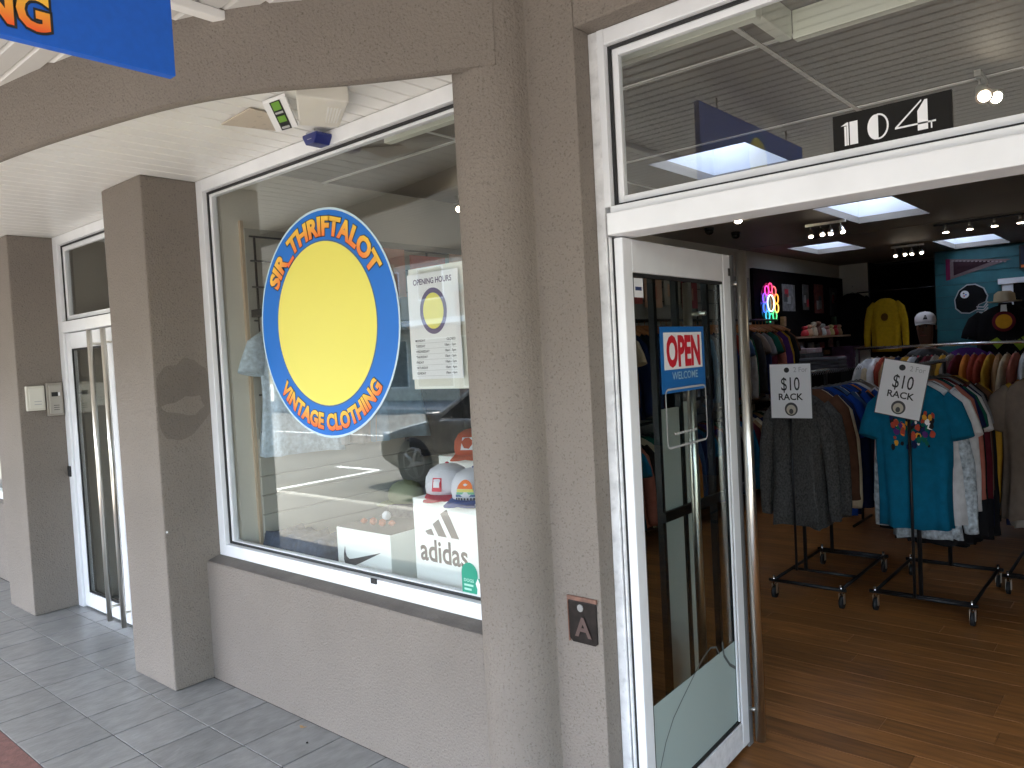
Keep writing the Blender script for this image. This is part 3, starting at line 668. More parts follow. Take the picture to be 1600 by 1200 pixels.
adb = thing('shoe_box', 'tall white box with adidas lettering and three stripes in the display window', 'box', (-2.36, 2.45, .585))
B(-2.566, -2.16, 2.25, 2.62, .586, 1.017).build('carton', CARD, adb, bev=.003)
AF = PY(-2.566, 2.25, .586)
for pts in ([(.235, .276), (.280, .276), (.213, .396), (.172, .375)], [(.155, .276), (.205, .276), (.160, .350), (.122, .325)], [(.088, .276), (.128, .276), (.112, .305), (.072, .290)]):
    MB().prism(pts, AF, .0002, .001).build('stripe', mat('warm_grey_print', (.10, .085, .075), .5), adb)
text_mb('adidas', AF, .095, d1=.001, off=.02, width=.29, warp=lambda u, v: (u+.035, v+.162)).build('lettering', mat('brown_black_print', (.05, .028, .025), .5), adb)
wb = thing('display_box', 'plain white box behind the lettered box, under the orange cap', 'box', (-2.3, 2.8, .585))
B(-2.84, -2.1, 2.68, 3.0, .586, 1.133).build('carton', CARD, wb, bev=.003)
def cap_obj(cx, cy, cz, rz, crown, bill, label, sc=1.0, extra=None):
    t = bpy.data.objects.new('baseball_cap', None); COL.objects.link(t); t.location = (cx, cy, cz); t.rotation_euler.z = rz; t['_o'] = (0, 0, 0); t.scale = (sc,)*3
    tag(t, label, 'cap')
    m = MB(); N_ = 24; v = []; lv = [(.088, .0), (.092, .03), (.088, .065), (.07, .095), (.04, .112), (.0001, .118)]
    m.lathe(lv, N_, sy=1.12); m.build('crown', crown, t)
    v = []; f = []
    for i in range(13):
        a = R(-90+(i-6)*11.5); v += [(.088*math.cos(a), .095*math.sin(a), .006), ((.115)*math.cos(a)*.8, -.10-.08*math.cos(R((i-6)*13)), .0-.012*abs(math.sin(R((i-6)*13))))]
    m = MB(); k = 13
    top = v; bot = [(x, y, z-.004) for x, y, z in v]
    f = [(2*i, 2*i+1, 2*i+3, 2*i+2) for i in range(k-1)]+[(2*k+2*i, 2*k+2*i+2, 2*k+2*i+3, 2*k+2*i+1) for i in range(k-1)]+[(2*i+1, 2*k+2*i+1, 2*k+2*i+3, 2*i+3) for i in range(k-1)]
    m.add(top+bot, f, True); m.build('bill', bill, t)
    MB().lathe([(.008, 0), (.008, .003), (.003, .006)], 10, (0, 0, .117)).build('button', bill, t)
    if extra: extra(t)
    return t
CW = mat('cap_white', (.72, .72, .76), .85, bump=.2, bscale=200)
def cap_patch(t, items):
    for (poly, m, d) in items:
        def fn(u, v, dd, d=d):
            z = .05+v; r = .0955 if z < .055 else .0945-(z-.055)*.55
            a = u/.095; return ((r+.001+d+dd)*math.sin(a), -(r*1.12+.001+d+dd)*math.cos(a), z)
        mb = MB(); 
        n_ = len(poly); mb.add([fn(u, v, 0) for u, v in poly], [tuple(range(n_))]); mb.build('front_patch', m, t)
cap_obj(-2.49, 2.40, 1.022, R(38), CW, mat('cap_red', (.42, .01, .03), .8), 'white trucker cap with red bill and red square badge, left on the lettered box', 1.12,
        lambda t: cap_patch(t, [(rect(-.055, -.012, -.03, .022), RED, .001), (rect(-.046, -.02, -.014, .008), PAPER, .002)]))
def rainbow(t):
    cap_patch(t, [([(-.032, .0)]+[(.032*math.cos(R(180-q)), .034*math.sin(R(q))) for q in range(20, 180, 20)]+[(.032, .0)], mat('sun_orange', (.9, .22, .05), .7), .001),
                  (rect(-.034, .034, -.012, -.001), mat('pale_yellow', (.8, .72, .2), .7), .001), (rect(-.036, .036, -.021, -.013), mat('pale_green', (.2, .5, .3), .7), .001),
                  (rect(-.04, .04, -.031, -.022), mat('slate_blue', (.1, .16, .3), .7), .001)])
    cap_patch(t, [(rect(-.04+.012*k, -.033+.012*k, -.042, -.034), BLK, .001) for k in range(7)])
cap_obj(-2.295, 2.37, 1.020, R(22), CW, mat('cap_blue', (.01, .04, .22), .8), 'white cap with blue bill and small sunset badge, right on the lettered box', 1.1, rainbow)
cap_obj(-2.70, 2.80, 1.134, R(30), mat('cap_orange', (.62, .09, .03), .8), MATS['cap_orange'], 'orange cap with white badge on the plain white box', 1.1,
        lambda t: cap_patch(t, [(rect(-.04, .02, -.02, .035), PAPER, .001)]))
# small things in window
cap_obj(-3.65, 3.15, .75, R(-60), mat('cap_olive', (.50, .52, .28), .9), MATS['cap_olive'], 'pale olive cap resting on the stand behind the boxes', 1.1)
B(-3.74, -3.5, 3.07, 3.26, 0, .748).build('small_stand', MATS['deck_grey'], label='narrow grey stand under the olive cap', cat='stand')
om = MB()
for k in range(6): om.lathe([(.006, 0), (.018, .01), (.015, .02), (.004, .026)], 8, (-3.06+k*.035, 2.36+(k % 2)*.03, .829))
om.build('bead_bracelet', mat('coral_beads', (.45, .16, .08), .5), label='coral bead bracelet lying on the swoosh box', cat='bracelet')
MB().lathe([(.012, 0), (.022, .012), (.022, .03), (.01, .042), (.002, .044)], 14, (-3.02, 2.47, .829)).build('white_ornament', PAPER, label='small white round ornament standing on the swoosh box', cat='ornament')
# folded jeans along the sill
jm = MB(); jr = random.Random(3)
n_x, n_y = 26, 7; vv = []
for i in range(n_x):
    for j in range(n_y):
        xx = -3.74+.52*i/(n_x-1); yy = 2.15+.30*j/(n_y-1)
        e = min(j, n_y-1-j); zz = .587+(.15 if e > 0 else .0)+(.014*math.sin(i*1.1+j)+jr.uniform(0, .008) if e > 0 else 0)
        if i in (0, n_x-1): zz = .587
        vv.append((xx, yy+.02*math.sin(i*.6), zz))
jm.add(vv, [(i*n_y+j, (i+1)*n_y+j, (i+1)*n_y+j+1, i*n_y+j+1) for i in range(n_x-1) for j in range(n_y-1)], True)
jm.build('folded_jeans', mat('denim', (.045, .07, .12), .9, var=.3, vscale=40), label='dark blue jeans laid flat along the window sill', cat='jeans')
# wall fittings on left wall in the window
tr = B(-3.80, -3.782, 2.215, 2.232, .60, 2.42).build('wall_batten', mat('oak_edge', (.60, .47, .34), .6), lwall)
for k in range(6): B(-3.7755, -3.765, 2.233, 4.4, .62+k*.105, .718+k*.105).build('slat_panel', mat('slat_cream', (.50, .49, .43), .6), lwall, bev=.003)
B(-3.80, -3.776, 2.233, 8.7, .6, 2.38).build('backing_board', mat('slat_backing', (.42, .41, .36), .7), lwall)  # plain board behind the slats, a little darker than they are
gw = thing('grid_panel', 'black wire grid panel fixed on the shop left wall behind the window', 'grid panel', (-3.7, 3, 1.3))
for y in [2.27+.42*k for k in range(14)]: MB().tube([(-3.745, y, 1.25), (-3.745, y, 2.335)], .007, 6).build('upright', BLACK, gw)
for z in (1.28, 1.48, 1.68, 1.88, 2.06, 2.20, 2.33): MB().tube([(-3.735, 2.235, z), (-3.735, 7.8, z)], .0055, 6).build('rail', BLACK, gw)
B(-3.77, -3.55, 2.24, 2.29, 1.90, 1.94).build('bracket', BLACK, gw); B(-3.70, -3.60, 2.245, 2.285, 1.80, 1.895).build('bracket', mat('grey_metal', (.3, .3, .3), .4, metal=.5), gw)
PINK = [(.72, .30, .20), (.62, .14, .12), (.75, .45, .30), (.55, .5, .42), (.4, .06, .06), (.7, .35, .25), (.6, .55, .5)]
labs = ['pale orange', 'brick red', 'salmon', 'grey beige', 'dark maroon', 'coral', 'off white', 'faded pink', 'rust', 'sand', 'wine', 'peach']
for k in range(12):
    y = 3.0+.36*k; z0 = 2.0 if k % 2 else 2.03; c = PINK[k % 7]
    t = thing('wall_print', '%s print on the shop left wall, %s from the window along the grid' % (labs[k], ['first', 'second', 'third', 'fourth', 'fifth', 'sixth', 'seventh', 'eighth', 'ninth', 'tenth', 'eleventh', 'twelfth'][k]), 'print', (-3.72, y+.15, z0))
    B(-3.725, -3.715, y, y+.31, z0, z0+.30).build('sheet', mat('print_%d' % (k % 7), c, .6, var=.1, vscale=8), t)
    B(-3.7148, -3.7138, y+.06, y+.22, z0+.08, z0+.2).build('picture', mat('print_in_%d' % (k % 5), PINK[(k*3+2) % 7], .6), t)
# stepped boxed trim under the shop ceiling just inside the glass
bl = thing('pelmet', 'pale boxed pelmet stepping along the shop ceiling just inside the glass', 'pelmet', (-1.7, 2.3, 2.6))
PLM = mat('pelmet_paint', (.80, .82, .72), .5)
B(-2.64, -.93, 2.27, 2.31, 2.588, 2.6925).build('board', PLM, bl, bev=.003)
B(-.97, -.93, 2.311, 2.56, 2.60, 2.6925).build('board', PLM, bl, bev=.003)
B(-.929, 3.0, 2.56, 2.60, 2.60, 2.6925).build('board', PLM, bl, bev=.003)

# ---- spotlights
LAMP = mat('lamp_glow', (1, .9, .75), .5, emit=(1, .86, .66), es=4)
def spot_fixture(x, y, heads, label, along=0, drop=.075, tilt=R(25), hs=1.):
    t = thing('spotlight_bar', label, 'spotlight', (x, y, 2.69))
    L_ = .09*heads
    if along: B(x-.012, x+.012, y-L_/2, y+L_/2, 2.665, 2.6895).build('bar', STEEL, t)
    else: B(x-L_/2, x+L_/2, y-.012, y+.012, 2.665, 2.6895).build('bar', STEEL, t)
    for k in range(heads):
        o_ = (k-(heads-1)/2)*.09*(1.0); hx = x+(0 if along else o_); hy = y+(o_ if along else 0)
        d = Vector((math.sin(tilt)*(1 if k % 2 else .4), -math.sin(tilt), -math.cos(tilt))).normalized()
        p0 = Vector((hx, hy, 2.662)); p1 = p0+Vector((0, 0, -.03*hs)); p2 = p1+d*.07*hs
        h = MB().tube([p0, p1], .005, 6).tube([p1, p1+d*.03, p2], [.014*hs, .020*hs, .027*hs], 12).build('lamp_head', STEEL, t)
        MB().tube([p2, p2+d*.004], [.018*hs, .018*hs], 12).build('bulb', LAMP, h)
spot_fixture(-.60, 3.80, 2, 'twin head spotlight behind the transom glass beside the number plate', along=1, tilt=R(50), hs=1.25)
spot_fixture(-2.42, 7.30, 4, 'four head spotlight bar left of the mid ceiling skylight')
spot_fixture(-2.42, 10.15, 4, 'four head spotlight bar in front of the dark alcove')
spot_fixture(-3.45, 3.68, 3, 'spotlight bar seen through the display window right of the decal', tilt=R(50))
t = thing('track_light', 'track of small pendant spots before the teal wall', 'track light', (-1.2, 8.58, 2.69))
B(-1.8, .6, 8.57, 8.59, 2.672, 2.6895).build('track', BLACK, t)
for xx in (-1.695, -1.49, -1.284, -1.077, -.87, -.66, -.45, -.2):
    h = MB().tube([(xx, 8.58, 2.671), (xx, 8.58, 2.63)], .012, 8).tube([(xx, 8.58, 2.63), (xx, 8.58, 2.60)], [.014, .03], 12).build('lamp_head', STEEL, t)
    MB().tube([(xx, 8.58, 2.5995), (xx, 8.58, 2.596)], .027, 12).build('bulb', LAMP, h)
for (xx, yy, s_) in ((-3.25, 6.65, 'left'), (-3.22, 7.15, 'right')):
    t = thing('dome_camera', 'small black dome camera on the shop ceiling, the %s of two' % s_, 'camera', (xx, yy, 2.62))
    MB().lathe([(.045, 2.699), (.045, 2.68)], 16, (xx, yy, 0)).build('base', BLACK, t)
    MB().lathe([(.04, 2.679), (.038, 2.655), (.022, 2.638), (.001, 2.634)], 16, (xx, yy, 0)).build('dome', mat('dome_black', (.01, .01, .01), .1), t)
MB().lathe([(.03, 2.699), (.03, 2.68), (.02, 2.67)], 12, (-2.88, 6.46, 0)).build('downlight', LAMP, label='tiny round downlight on the ceiling just under the transom bar', cat='light')

# ---- fixture behind the open door: black uprights holding white panels
bf = thing('panel_rack', 'black metal stand with two white upright panels behind the open door glass', 'display stand', (-1.75, 3.3, 0))
for y in (3.01, 3.215, 3.345, 3.52): B(-1.775, -1.745, y-.012, y+.012, 0, 2.0).build('upright', BLACK, bf)
B(-1.744, -1.728, 2.99, 3.85, .84, .885).build('cross_bar', BLACK, bf); B(-1.774, -1.746, 3.025, 3.505, 1.97, 1.99).build('top_bar', BLACK, bf)
B(-1.77, -1.755, 3.026, 3.20, .04, 1.34).build('white_panel', mat('panel_white', (.78, .84, .80), .6), bf); B(-1.77, -1.755, 3.23, 3.33, .04, 1.36).build('white_panel', MATS['panel_white'], bf)
B(-1.77, -1.755, 3.36, 3.505, 1.355, 1.37).build('cross_piece', BLACK, bf)

# ================================================================== CLOTHES
def garment(kind, seed):
    r = random.Random(seed); m = MB(); N_ = 26
    long_ = kind == 'long'; L_ = {'tee': .80, 'long': .78, 'jacket': .84}[kind] if kind in ('tee', 'long', 'jacket') else .8
    lv = [(-.085, .065, .010), (-.10, .10, .018), (-.13, .170, .028), (-.165, .212, .038), (-.21, .226, .045)]
    for k in range(1, 9): lv.append((-.21-(L_-.21)*k/8, .226+.012*math.sin(k*.7+seed)+.010*k/8, .045+.004*k))
    ph = [r.uniform(0, 6) for _ in range(4)]; nb = .86 if long_ else .92
    lv = [(z, hw*(1 if i < 2 else nb), hd) for i, (z, hw, hd) in enumerate(lv)]
    v = []
    for li, (z, hw, hd) in enumerate(lv):
        t = max(0, (li-3)/(len(lv)-4))
        for k in range(N_):
            a = 2*math.pi*k/N_; ca, sa = math.cos(a), math.sin(a)
            fx = hw*math.copysign(abs(ca)**.7, ca); fy = hd*math.copysign(abs(sa)**.8, sa)
            fold = (math.sin(5*a+ph[0])*.016+math.sin(9*a+ph[1]+z*4)*.012+math.sin(13*a+ph[2]-z*7)*.006)*t
            fx2 = fx+fold*ca; fy2 = fy+fold*1.6*(1 if sa > 0 else -1)*min(1, abs(sa)*2)
            v.append((fx2, fy2, z+(.006*math.sin(3*a+ph[2]) if li == len(lv)-1 else 0)))
    nl = len(lv)
    f = [(i*N_+k, i*N_+(k+1) % N_, (i+1)*N_+(k+1) % N_, (i+1)*N_+k) for i in range(nl-1) for k in range(N_)]
    f += [tuple((nl-1)*N_+k for k in range(N_)), tuple(reversed(range(N_)))]
    m.add(v, f, True)
    for sg in (-1, 1):
        if kind == 'tee': path = [(.16, -.16), (.215, -.215), (.25, -.30), (.262, -.355)]; rr_ = [.05, .066, .070, .072]
        else: path = [(.14, -.15), (.205, -.225), (.25, -.38), (.268, -.55), (.270, -.70), (.272, -.74)]; rr_ = [.05, .066, .058, .05, .045, .043]
        pts = [(sg*a, .01*r.uniform(-1, 1), b) for a, b in path]; n0 = len(m.v)
        m.tube(pts, rr_, 12)
        for q in range(n0, len(m.v)):
            x_, y_, z_ = m.v[q]; m.v[q] = (x_+.004*math.sin(z_*40+ph[3]), y_*.45, z_)
    return m
GM = {}
def gmesh(kind, seed):
    if (kind, seed) not in GM:
        o = garment(kind, seed).build('fabric', BLK); GM[(kind, seed)] = o.data; bpy.data.objects.remove(o)
    return GM[(kind, seed)]
hm = MB().tube([(0, 0, -.005), (.012, 0, .01), (.0, 0, .022), (-.014, 0, .01), (0, 0, -.03), (0, 0, -.06)], .0025, 5)
hm.tube([(-.17, 0, -.155), (-.1, 0, -.115), (0, 0, -.075), (.1, 0, -.115), (.17, 0, -.155)], .005, 5)
_h = hm.build('hanger', mat('hanger_plastic', (.10, .10, .10), .35)); HME = _h.data; bpy.data.objects.remove(_h)
_h = MB().tube([(0, 0, .022), (0, 0, -.05)], .003, 5).tube([(-.21, 0, -.12), (-.1, 0, -.065), (0, 0, -.045), (.1, 0, -.065), (.21, 0, -.12)], .012, 6).build('hanger', mat('hanger_wood', (.45, .17, .05), .5)); HMW = _h.data; bpy.data.objects.remove(_h)
def fabric(cname, col):
    return mat('fabric_'+cname, col, .95, var=.12, vscale=25, bump=.15, bscale=300, spec=.15)
PAL = {'navy': (.012, .02, .07), 'royal blue': (.01, .05, .26), 'black': (.012, .012, .014), 'white': (.62, .62, .62), 'heather grey': (.24, .24, .25), 'brown': (.10, .045, .025), 'dark green': (.008, .10, .07),
       'maroon': (.10, .012, .02), 'rust red': (.30, .05, .03), 'cream': (.55, .45, .30), 'mustard': (.48, .26, .03), 'teal': (.004, .125, .22), 'salmon': (.42, .14, .10), 'charcoal': (.035, .035, .038),
       'light blue': (.20, .33, .45), 'taupe': (.18, .14, .11), 'purple': (.07, .025, .13), 'orange': (.55, .18, .03), 'forest green': (.01, .06, .03), 'tan': (.35, .20, .10), 'stone': (.33, .30, .26), 'denim blue': (.05, .10, .2)}
def hang(kind, seed, cname, loc, rz, label, group=None, sc=1., wood=False, cat=None, matl=None, hanger=True):
    t = bpy.data.objects.new({'tee': 'tee_shirt', 'long': 'sweatshirt', 'jacket': 'jacket'}[kind], None); COL.objects.link(t)
    t.location = loc; t.rotation_euler.z = rz; t.scale = sc if isinstance(sc, tuple) else (sc,)*3; t['_o'] = (0, 0, 0)
    tag(t, label, cat or {'tee': 't-shirt', 'long': 'sweatshirt', 'jacket': 'jacket'}[kind], group)
    o = bpy.data.objects.new('fabric', gmesh(kind, seed)); COL.objects.link(o); o.parent = t
    o.material_slots[0].link = 'OBJECT'; o.material_slots[0].material = matl or fabric(cname.replace(' ', '_'), PAL[cname])
    if hanger:
        h = bpy.data.objects.new('hanger', HMW if wood else HME); COL.objects.link(h); h.parent = t
    return t
def rolling_rack(label, xl, xr, yf, yb, px, pf, pb, zr):
    """rectangular base on four casters, two posts, one top rail"""
    t = thing('garment_rack', label, 'clothes rack', ((xl+xr)/2, (yf+yb)/2, 0))
    for y in (yf, yb): MB().tube([(xl-.03, y, .115), (xr+.03, y, .115)], .011, 8).build('base_bar', BLACK, t)
    for x in (xl, xr): MB().tube([(x, yf, .115), (x, yb, .115)], .010, 8).build('side_bar', BLACK, t)
    for y in (pf, pb):
        MB().tube([(px, y, .09 if y in (yf, yb) else .115), (px, y, zr)], .0125, 8).build('post', BLACK, t)
        if y not in (yf, yb): MB().tube([(xl, y, .115), (xr, y, .115)], .009, 8).build('cross_bar', BLACK, t)
    for x in (xl, xr):
        for y in (yf, yb):
            c = MB().tube([(x, y, .145), (x, y, .085)], .008, 8).build('caster', CHROME, t)
            MB().tube([(x-.010, y+.012, .038), (x+.010, y+.012, .038)], .038, 18).build('wheel', SEAL, c)
            MB().box(x-.016, x-.0115, y, y+.024, .03, .09).box(x+.0115, x+.016, y, y+.024, .03, .09).build('fork', STEEL, c)
    MB().tube([(px, pf-.05, zr), (px, pb+.05, zr)], .0125, 10).build('rail', CHROME, t)
    return t
def fill_rack(x0, y0, x1, y1, zr, cols, seed, where, rz=0, step=.040, group=None, first=0, kinds=('tee', 'long'), wood=False, sc=1.0):
    r = random.Random(seed); L_ = math.hypot(x1-x0, y1-y0); n_ = int(L_/step); k = 0; base = math.atan2(-(x1-x0), (y1-y0))
    cnt = {}
    for i in range(n_):
        t_ = (i+.5)/n_
        c = cols[i] if i < len(cols) else r.choice(cols+list(PAL))
        kd = r.choice(kinds)
        nm = {'tee': 't-shirt', 'long': 'sweatshirt', 'jacket': 'jacket'}[kd]
        hang(kd, r.randrange(4), c, (x0+(x1-x0)*t_, y0+(y1-y0)*t_, zr+.0), base+rz+r.uniform(-.07, .07),
             '%s %s hanging on %s, %s from its front' % (c, nm, where, ORD[i+first]), group, sc=tuple(q*r.uniform(.95, 1.06) for q in (sc if isinstance(sc, tuple) else (sc,)*3)), wood=wood)
# rack 2 (teal tee in front)
SC = (.9, .9, 1.1)
rolling_rack('black rolling rack behind the teal t-shirt', -1.37, -.87, 4.755, 5.57, -1.13, 4.79, 5.55, 1.44)
teal = hang('tee', 0, 'teal', (-1.145, 4.815, 1.435), R(3), 'teal t-shirt with small colourful print at the front of the ten dollar rack', sc=(.9, .9, 1.15))
# print on the teal tee (plain colour blobs)
pr = random.Random(5); pm = ['mustard', 'rust red', 'white', 'dark green', 'purple', 'orange', 'navy', 'black', 'navy', 'black', 'dark green']
for (bx, bz) in ((-.085, -.30), (.005, -.30), (.09, -.29)):
    for k in range(24):
        u = bx+pr.uniform(-.035, .035); v_ = bz+pr.uniform(-.10, .06); r_ = pr.uniform(.007, .019)
        cmn = pr.choice(pm); poly = [(u+r_*pr.uniform(.7, 1.2)*math.cos(q), v_+r_*1.2*pr.uniform(.7, 1.2)*math.sin(q)) for q in [2*math.pi*i/7 for i in range(7)]]
        MB().prism(poly, lambda a, b, d: (a, -.070-d, b), .0002*k, .0002*k+.001).build('print_patch', fabric('p_'+cmn.replace(' ', '_'), tuple(min(1, c*1.6) for c in PAL[cmn])), teal)
fill_rack(-1.125, 4.87, -1.11, 5.55, 1.44, ['white', 'charcoal', 'white', 'salmon', 'navy', 'dark green', 'black', 'white', 'maroon', 'taupe', 'navy', 'heather grey', 'brown', 'black'], 11, 'the teal t-shirt rack', kinds=('tee', 'tee', 'long'), sc=SC)
hang('long', 1, 'light blue', (-1.12, 4.90, 1.27), 0, 'pale checked flannel shirt hem showing below the teal t-shirt', matl=mat('check_flannel', (.42, .47, .5), .95, var=.5, vscale=40), sc=(.86, .9, 1.06))
# rack 1 (grey knit in front)
fill_rack(-1.12, 5.0, -1.11, 5.55, 1.30, ['black', 'charcoal', 'black', 'navy', 'black'], 21, 'the teal rack hanging lower', kinds=('long', 'long'), sc=(.9, 1, 1.2), step=.09)
rolling_rack('black rolling rack behind the grey knit sweater', -1.95, -1.54, 4.68, 5.56, -1.86, 4.99, 5.50, 1.40)
knit = mat('grey_knit', (.065, .062, .058), .98, var=.55, vscale=90, bump=.6, bscale=160)
hang('long', 2, 'charcoal', (-1.895, 5.02, 1.375), R(-4), 'dark grey speckled knit sweater at the front of the left ten dollar rack', matl=knit, sc=(.86, 1, 1.24), cat='sweater')
hang('long', 3, 'charcoal', (-1.86, 5.08, 1.36), R(4), 'second dark grey knit sweater just behind the front one', matl=knit, sc=(.86, 1, 1.2), cat='sweater')
fill_rack(-1.84, 5.13, -1.80, 6.1, 1.385, ['brown', 'cream', 'navy', 'navy', 'royal blue', 'royal blue', 'navy', 'black', 'denim blue', 'white', 'navy', 'royal blue', 'black'], 12, 'the grey sweater rack', kinds=('long', 'long', 'tee'), sc=(.9, .9, 1.15))
# rack 3 right of the teal one, rack 4 further right
rolling_rack('black rolling rack right of the teal t-shirt rack', -.80, -.38, 5.45, 6.6, -.60, 5.5, 6.55, 1.44)
fill_rack(-.60, 5.36, -.56, 6.6, 1.44, ['taupe', 'mustard', 'stone', 'rust red', 'navy', 'white', 'maroon', 'tan', 'purple', 'orange', 'charcoal'], 13, 'the rack right of the teal one', kinds=('long', 'tee', 'long'), sc=(.92, 1, 1.22))
rolling_rack('black rolling rack at the right edge of the doorway view', -.25, .25, 6.1, 7.2, 0, 6.15, 7.15, 1.46)
fill_rack(-.02, 6.0, .02, 7.15, 1.46, ['navy', 'royal blue', 'rust red', 'cream', 'black', 'white', 'forest green'], 14, 'the rightmost rolling rack', sc=(1, 1, 1.12))
# back racks across the shop (rail parallel to the facade)
t = thing('garment_rack', 'long chrome rolling rack across the back before the shop assistant', 'clothes rack', (-1.2, 6.95, 0))
MB().tube([(-2.1, 6.95, 1.52), (.3, 6.95, 1.52)], .0125, 10).build('rail', CHROME, t)
for xx in (-2.08, .28):
    MB().tube([(xx, 6.95, .02), (xx, 6.95, 1.52)], .012, 8).build('post', BLACK, t); MB().tube([(xx, 6.7, .03), (xx, 7.2, .03)], .012, 8).build('foot', BLACK, t)
fill_rack(-2.0, 6.95, .2, 6.95, 1.52, ['cream', 'white', 'rust red', 'tan', 'navy', 'mustard', 'white', 'black', 'maroon'], 15, 'the back cross rack', step=.055)
# wall rail along the left wall
wr = thing('wall_rail', 'long clothes rail along the shop left wall with wooden hangers', 'clothes rail', (-3.4, 5, 1.9))
MB().tube([(-3.42, 3.1, 1.86), (-3.42, 8.6, 1.86)], .0125, 8).build('rail', BLACK, wr)
for y in (3.2, 4.6, 6.0, 7.4, 8.5): MB().tube([(-3.74, y, 1.86), (-3.43, y, 1.86)], .009, 6).build('bracket', BLACK, wr)
fill_rack(-3.42, 3.2, -3.42, 8.5, 1.85, ['charcoal', 'black', 'heather grey', 'black', 'denim blue', 'charcoal', 'taupe', 'black', 'navy', 'stone'], 16, 'the left wall rail', step=.09, wood=True, kinds=('jacket', 'long', 'long') if False else ('long', 'long', 'tee'))
wr2 = thing('wall_rail', 'lower clothes rail along the shop left wall', 'clothes rail', (-3.4, 5, .95))
MB().tube([(-3.42, 4.0, .98), (-3.42, 8.6, .98)], .0125, 8).build('rail', BLACK, wr2)
for y in (4.1, 6.0, 8.5): MB().tube([(-3.80, y, .98), (-3.43, y, .98)], .009, 6).build('bracket', BLACK, wr2)
fill_rack(-3.42, 4.1, -3.42, 8.5, .97, ['navy', 'black', 'denim blue', 'charcoal', 'black', 'forest green'], 17, 'the lower left wall rail', step=.11)
# plaid shirt flat on the wall in the window
pt = hang('tee', 2, 'light blue', (-3.66, 2.44, 1.95), R(78), 'pale blue checked short sleeve shirt hanging on the wall beside the decal', matl=mat('blue_check', (.50, .60, .68), .95, var=.22, vscale=45), sc=1.0, cat='shirt')
# pale garments beyond the decal
for k, (c, y) in enumerate([('white', 2.72), ('stone', 2.86), ('light blue', 3.0)]):
    hang('tee', k, c, (-3.62+.05*k, y, 1.93), R(86), '%s t-shirt hanging on the wall grid just beyond the checked shirt' % c, sc=(.85, 1, .95))
# ---- price signs on poles
def price_sign(cx, cy, ztop, wdt, hgt, rz, tilt, label, post_foot):
    t = bpy.data.objects.new('price_sign', None); COL.objects.link(t); t.location = (cx, cy, ztop-hgt); t['_o'] = (0, 0, 0)
    tag(t, label, 'sign')
    Mx = Matrix.Rotation(rz, 4, 'Z') @ Matrix.Rotation(tilt, 4, 'Y')
    def F(u, v, d): return tuple(Mx @ Vector((u, -d, v)))
    MB().prism(rect(-wdt/2-.004, wdt/2+.004, -.004, hgt+.004), F, -.003, 0).build('holder', DGREY, t)
    MB().prism(rect(-wdt/2, wdt/2, 0, hgt), F, .0002, .0012).build('card', PAPER, t)
    W2 = wdt/.25; H2 = hgt/.32
    def T(s, h, x_, y_, w2, m=BLK, off=.0): text_mb(s, F, h*H2, d1=.0018, off=off, width=w2*W2, align='CENTER', warp=lambda u, v: (u+x_*W2, v+y_*H2)).build('lettering', m, t)
    T('$10', .078, 0, .165, .115, off=.004); T('RACK', .038, 0, .108, .15, off=.02)
    T('2 For', .03, .065, .272, .085, LGREY)
    MB().prism(ell(-.02*W2, .285*H2, .017, .017, 20), F, .0013, .002).build('dot', BLK, t)
    MB().prism(ell(0, .053*H2, .040*W2, .040*H2, 28), F, .0013, .002).build('logo_ring', DGREY, t)
    MB().prism(ell(0, .050*H2, .029*W2, .029*H2, 28), F, .002, .0027).build('logo_disc', mat('logo_pale', (.55, .5, .4), .6), t)
    MB().prism(ell(0, .040*H2, .013*W2, .016*H2, 16), F, .0027, .0033).build('logo_spot', DGREY, t)
    pf = Vector(post_foot)-Vector(t.location)
    MB().tube([(pf.x, pf.y, hgt*.45), tuple(pf)], .0085, 8).build('post', BLACK, t)
price_sign(-1.88, 4.90, 1.470, .262, .348, 0, 0, 'upright $10 RACK card on a pole before the grey sweaters', (-1.90, 4.935, .12))
price_sign(-1.205, 4.70, 1.472, .235, .312, 0, R(12), 'tilted $10 RACK card on a pole before the teal t-shirt', (-1.149, 4.73, .12))

# ================================================================== BACK OF SHOP
ne = thing('neon_sign', 'multicoloured round neon tube sign on the black display wall', 'neon sign', (-3.74, 9.19, 1.82))
cols = [(.95, .05, .2), (.95, .12, .12), (1, .35, .05), (1, .5, .1), (.1, .7, .2), (.05, .6, .25), (.05, .4, .6), (.05, .15, .9), (.2, .08, .9), (.9, .05, .4)]
NFN = PX(-3.755, 9.19, 2.088)
for k in range(10):      # plain ring of coloured loops
    a = math.pi/2-2*math.pi*k/10
    cx, cy = .185*math.cos(a), .185*math.sin(a)
    pts = [NFN(cx+.058*math.cos(q)*1, cy+.058*math.sin(q), .03) for q in [2*math.pi*i/14 for i in range(15)]]
    MB().tube(pts, .007, 6, cap=False).build('neon_loop', mat('neon_%d' % k, cols[k], .5, emit=cols[k], es=.22), ne)
MB().tube([NFN(.10*math.cos(q), .10*math.sin(q), .03) for q in [2*math.pi*i/20 for i in range(21)]], .008, 6, cap=False).build('neon_ring', mat('neon_white', (.8, .95, 1), .5, emit=(.7, .95, 1), es=.2), ne)
MB().prism(ell(0, 0, .26, .26, 32), NFN, .0, .008).build('backing', mat('acrylic', (.01, .01, .012), .2), ne)
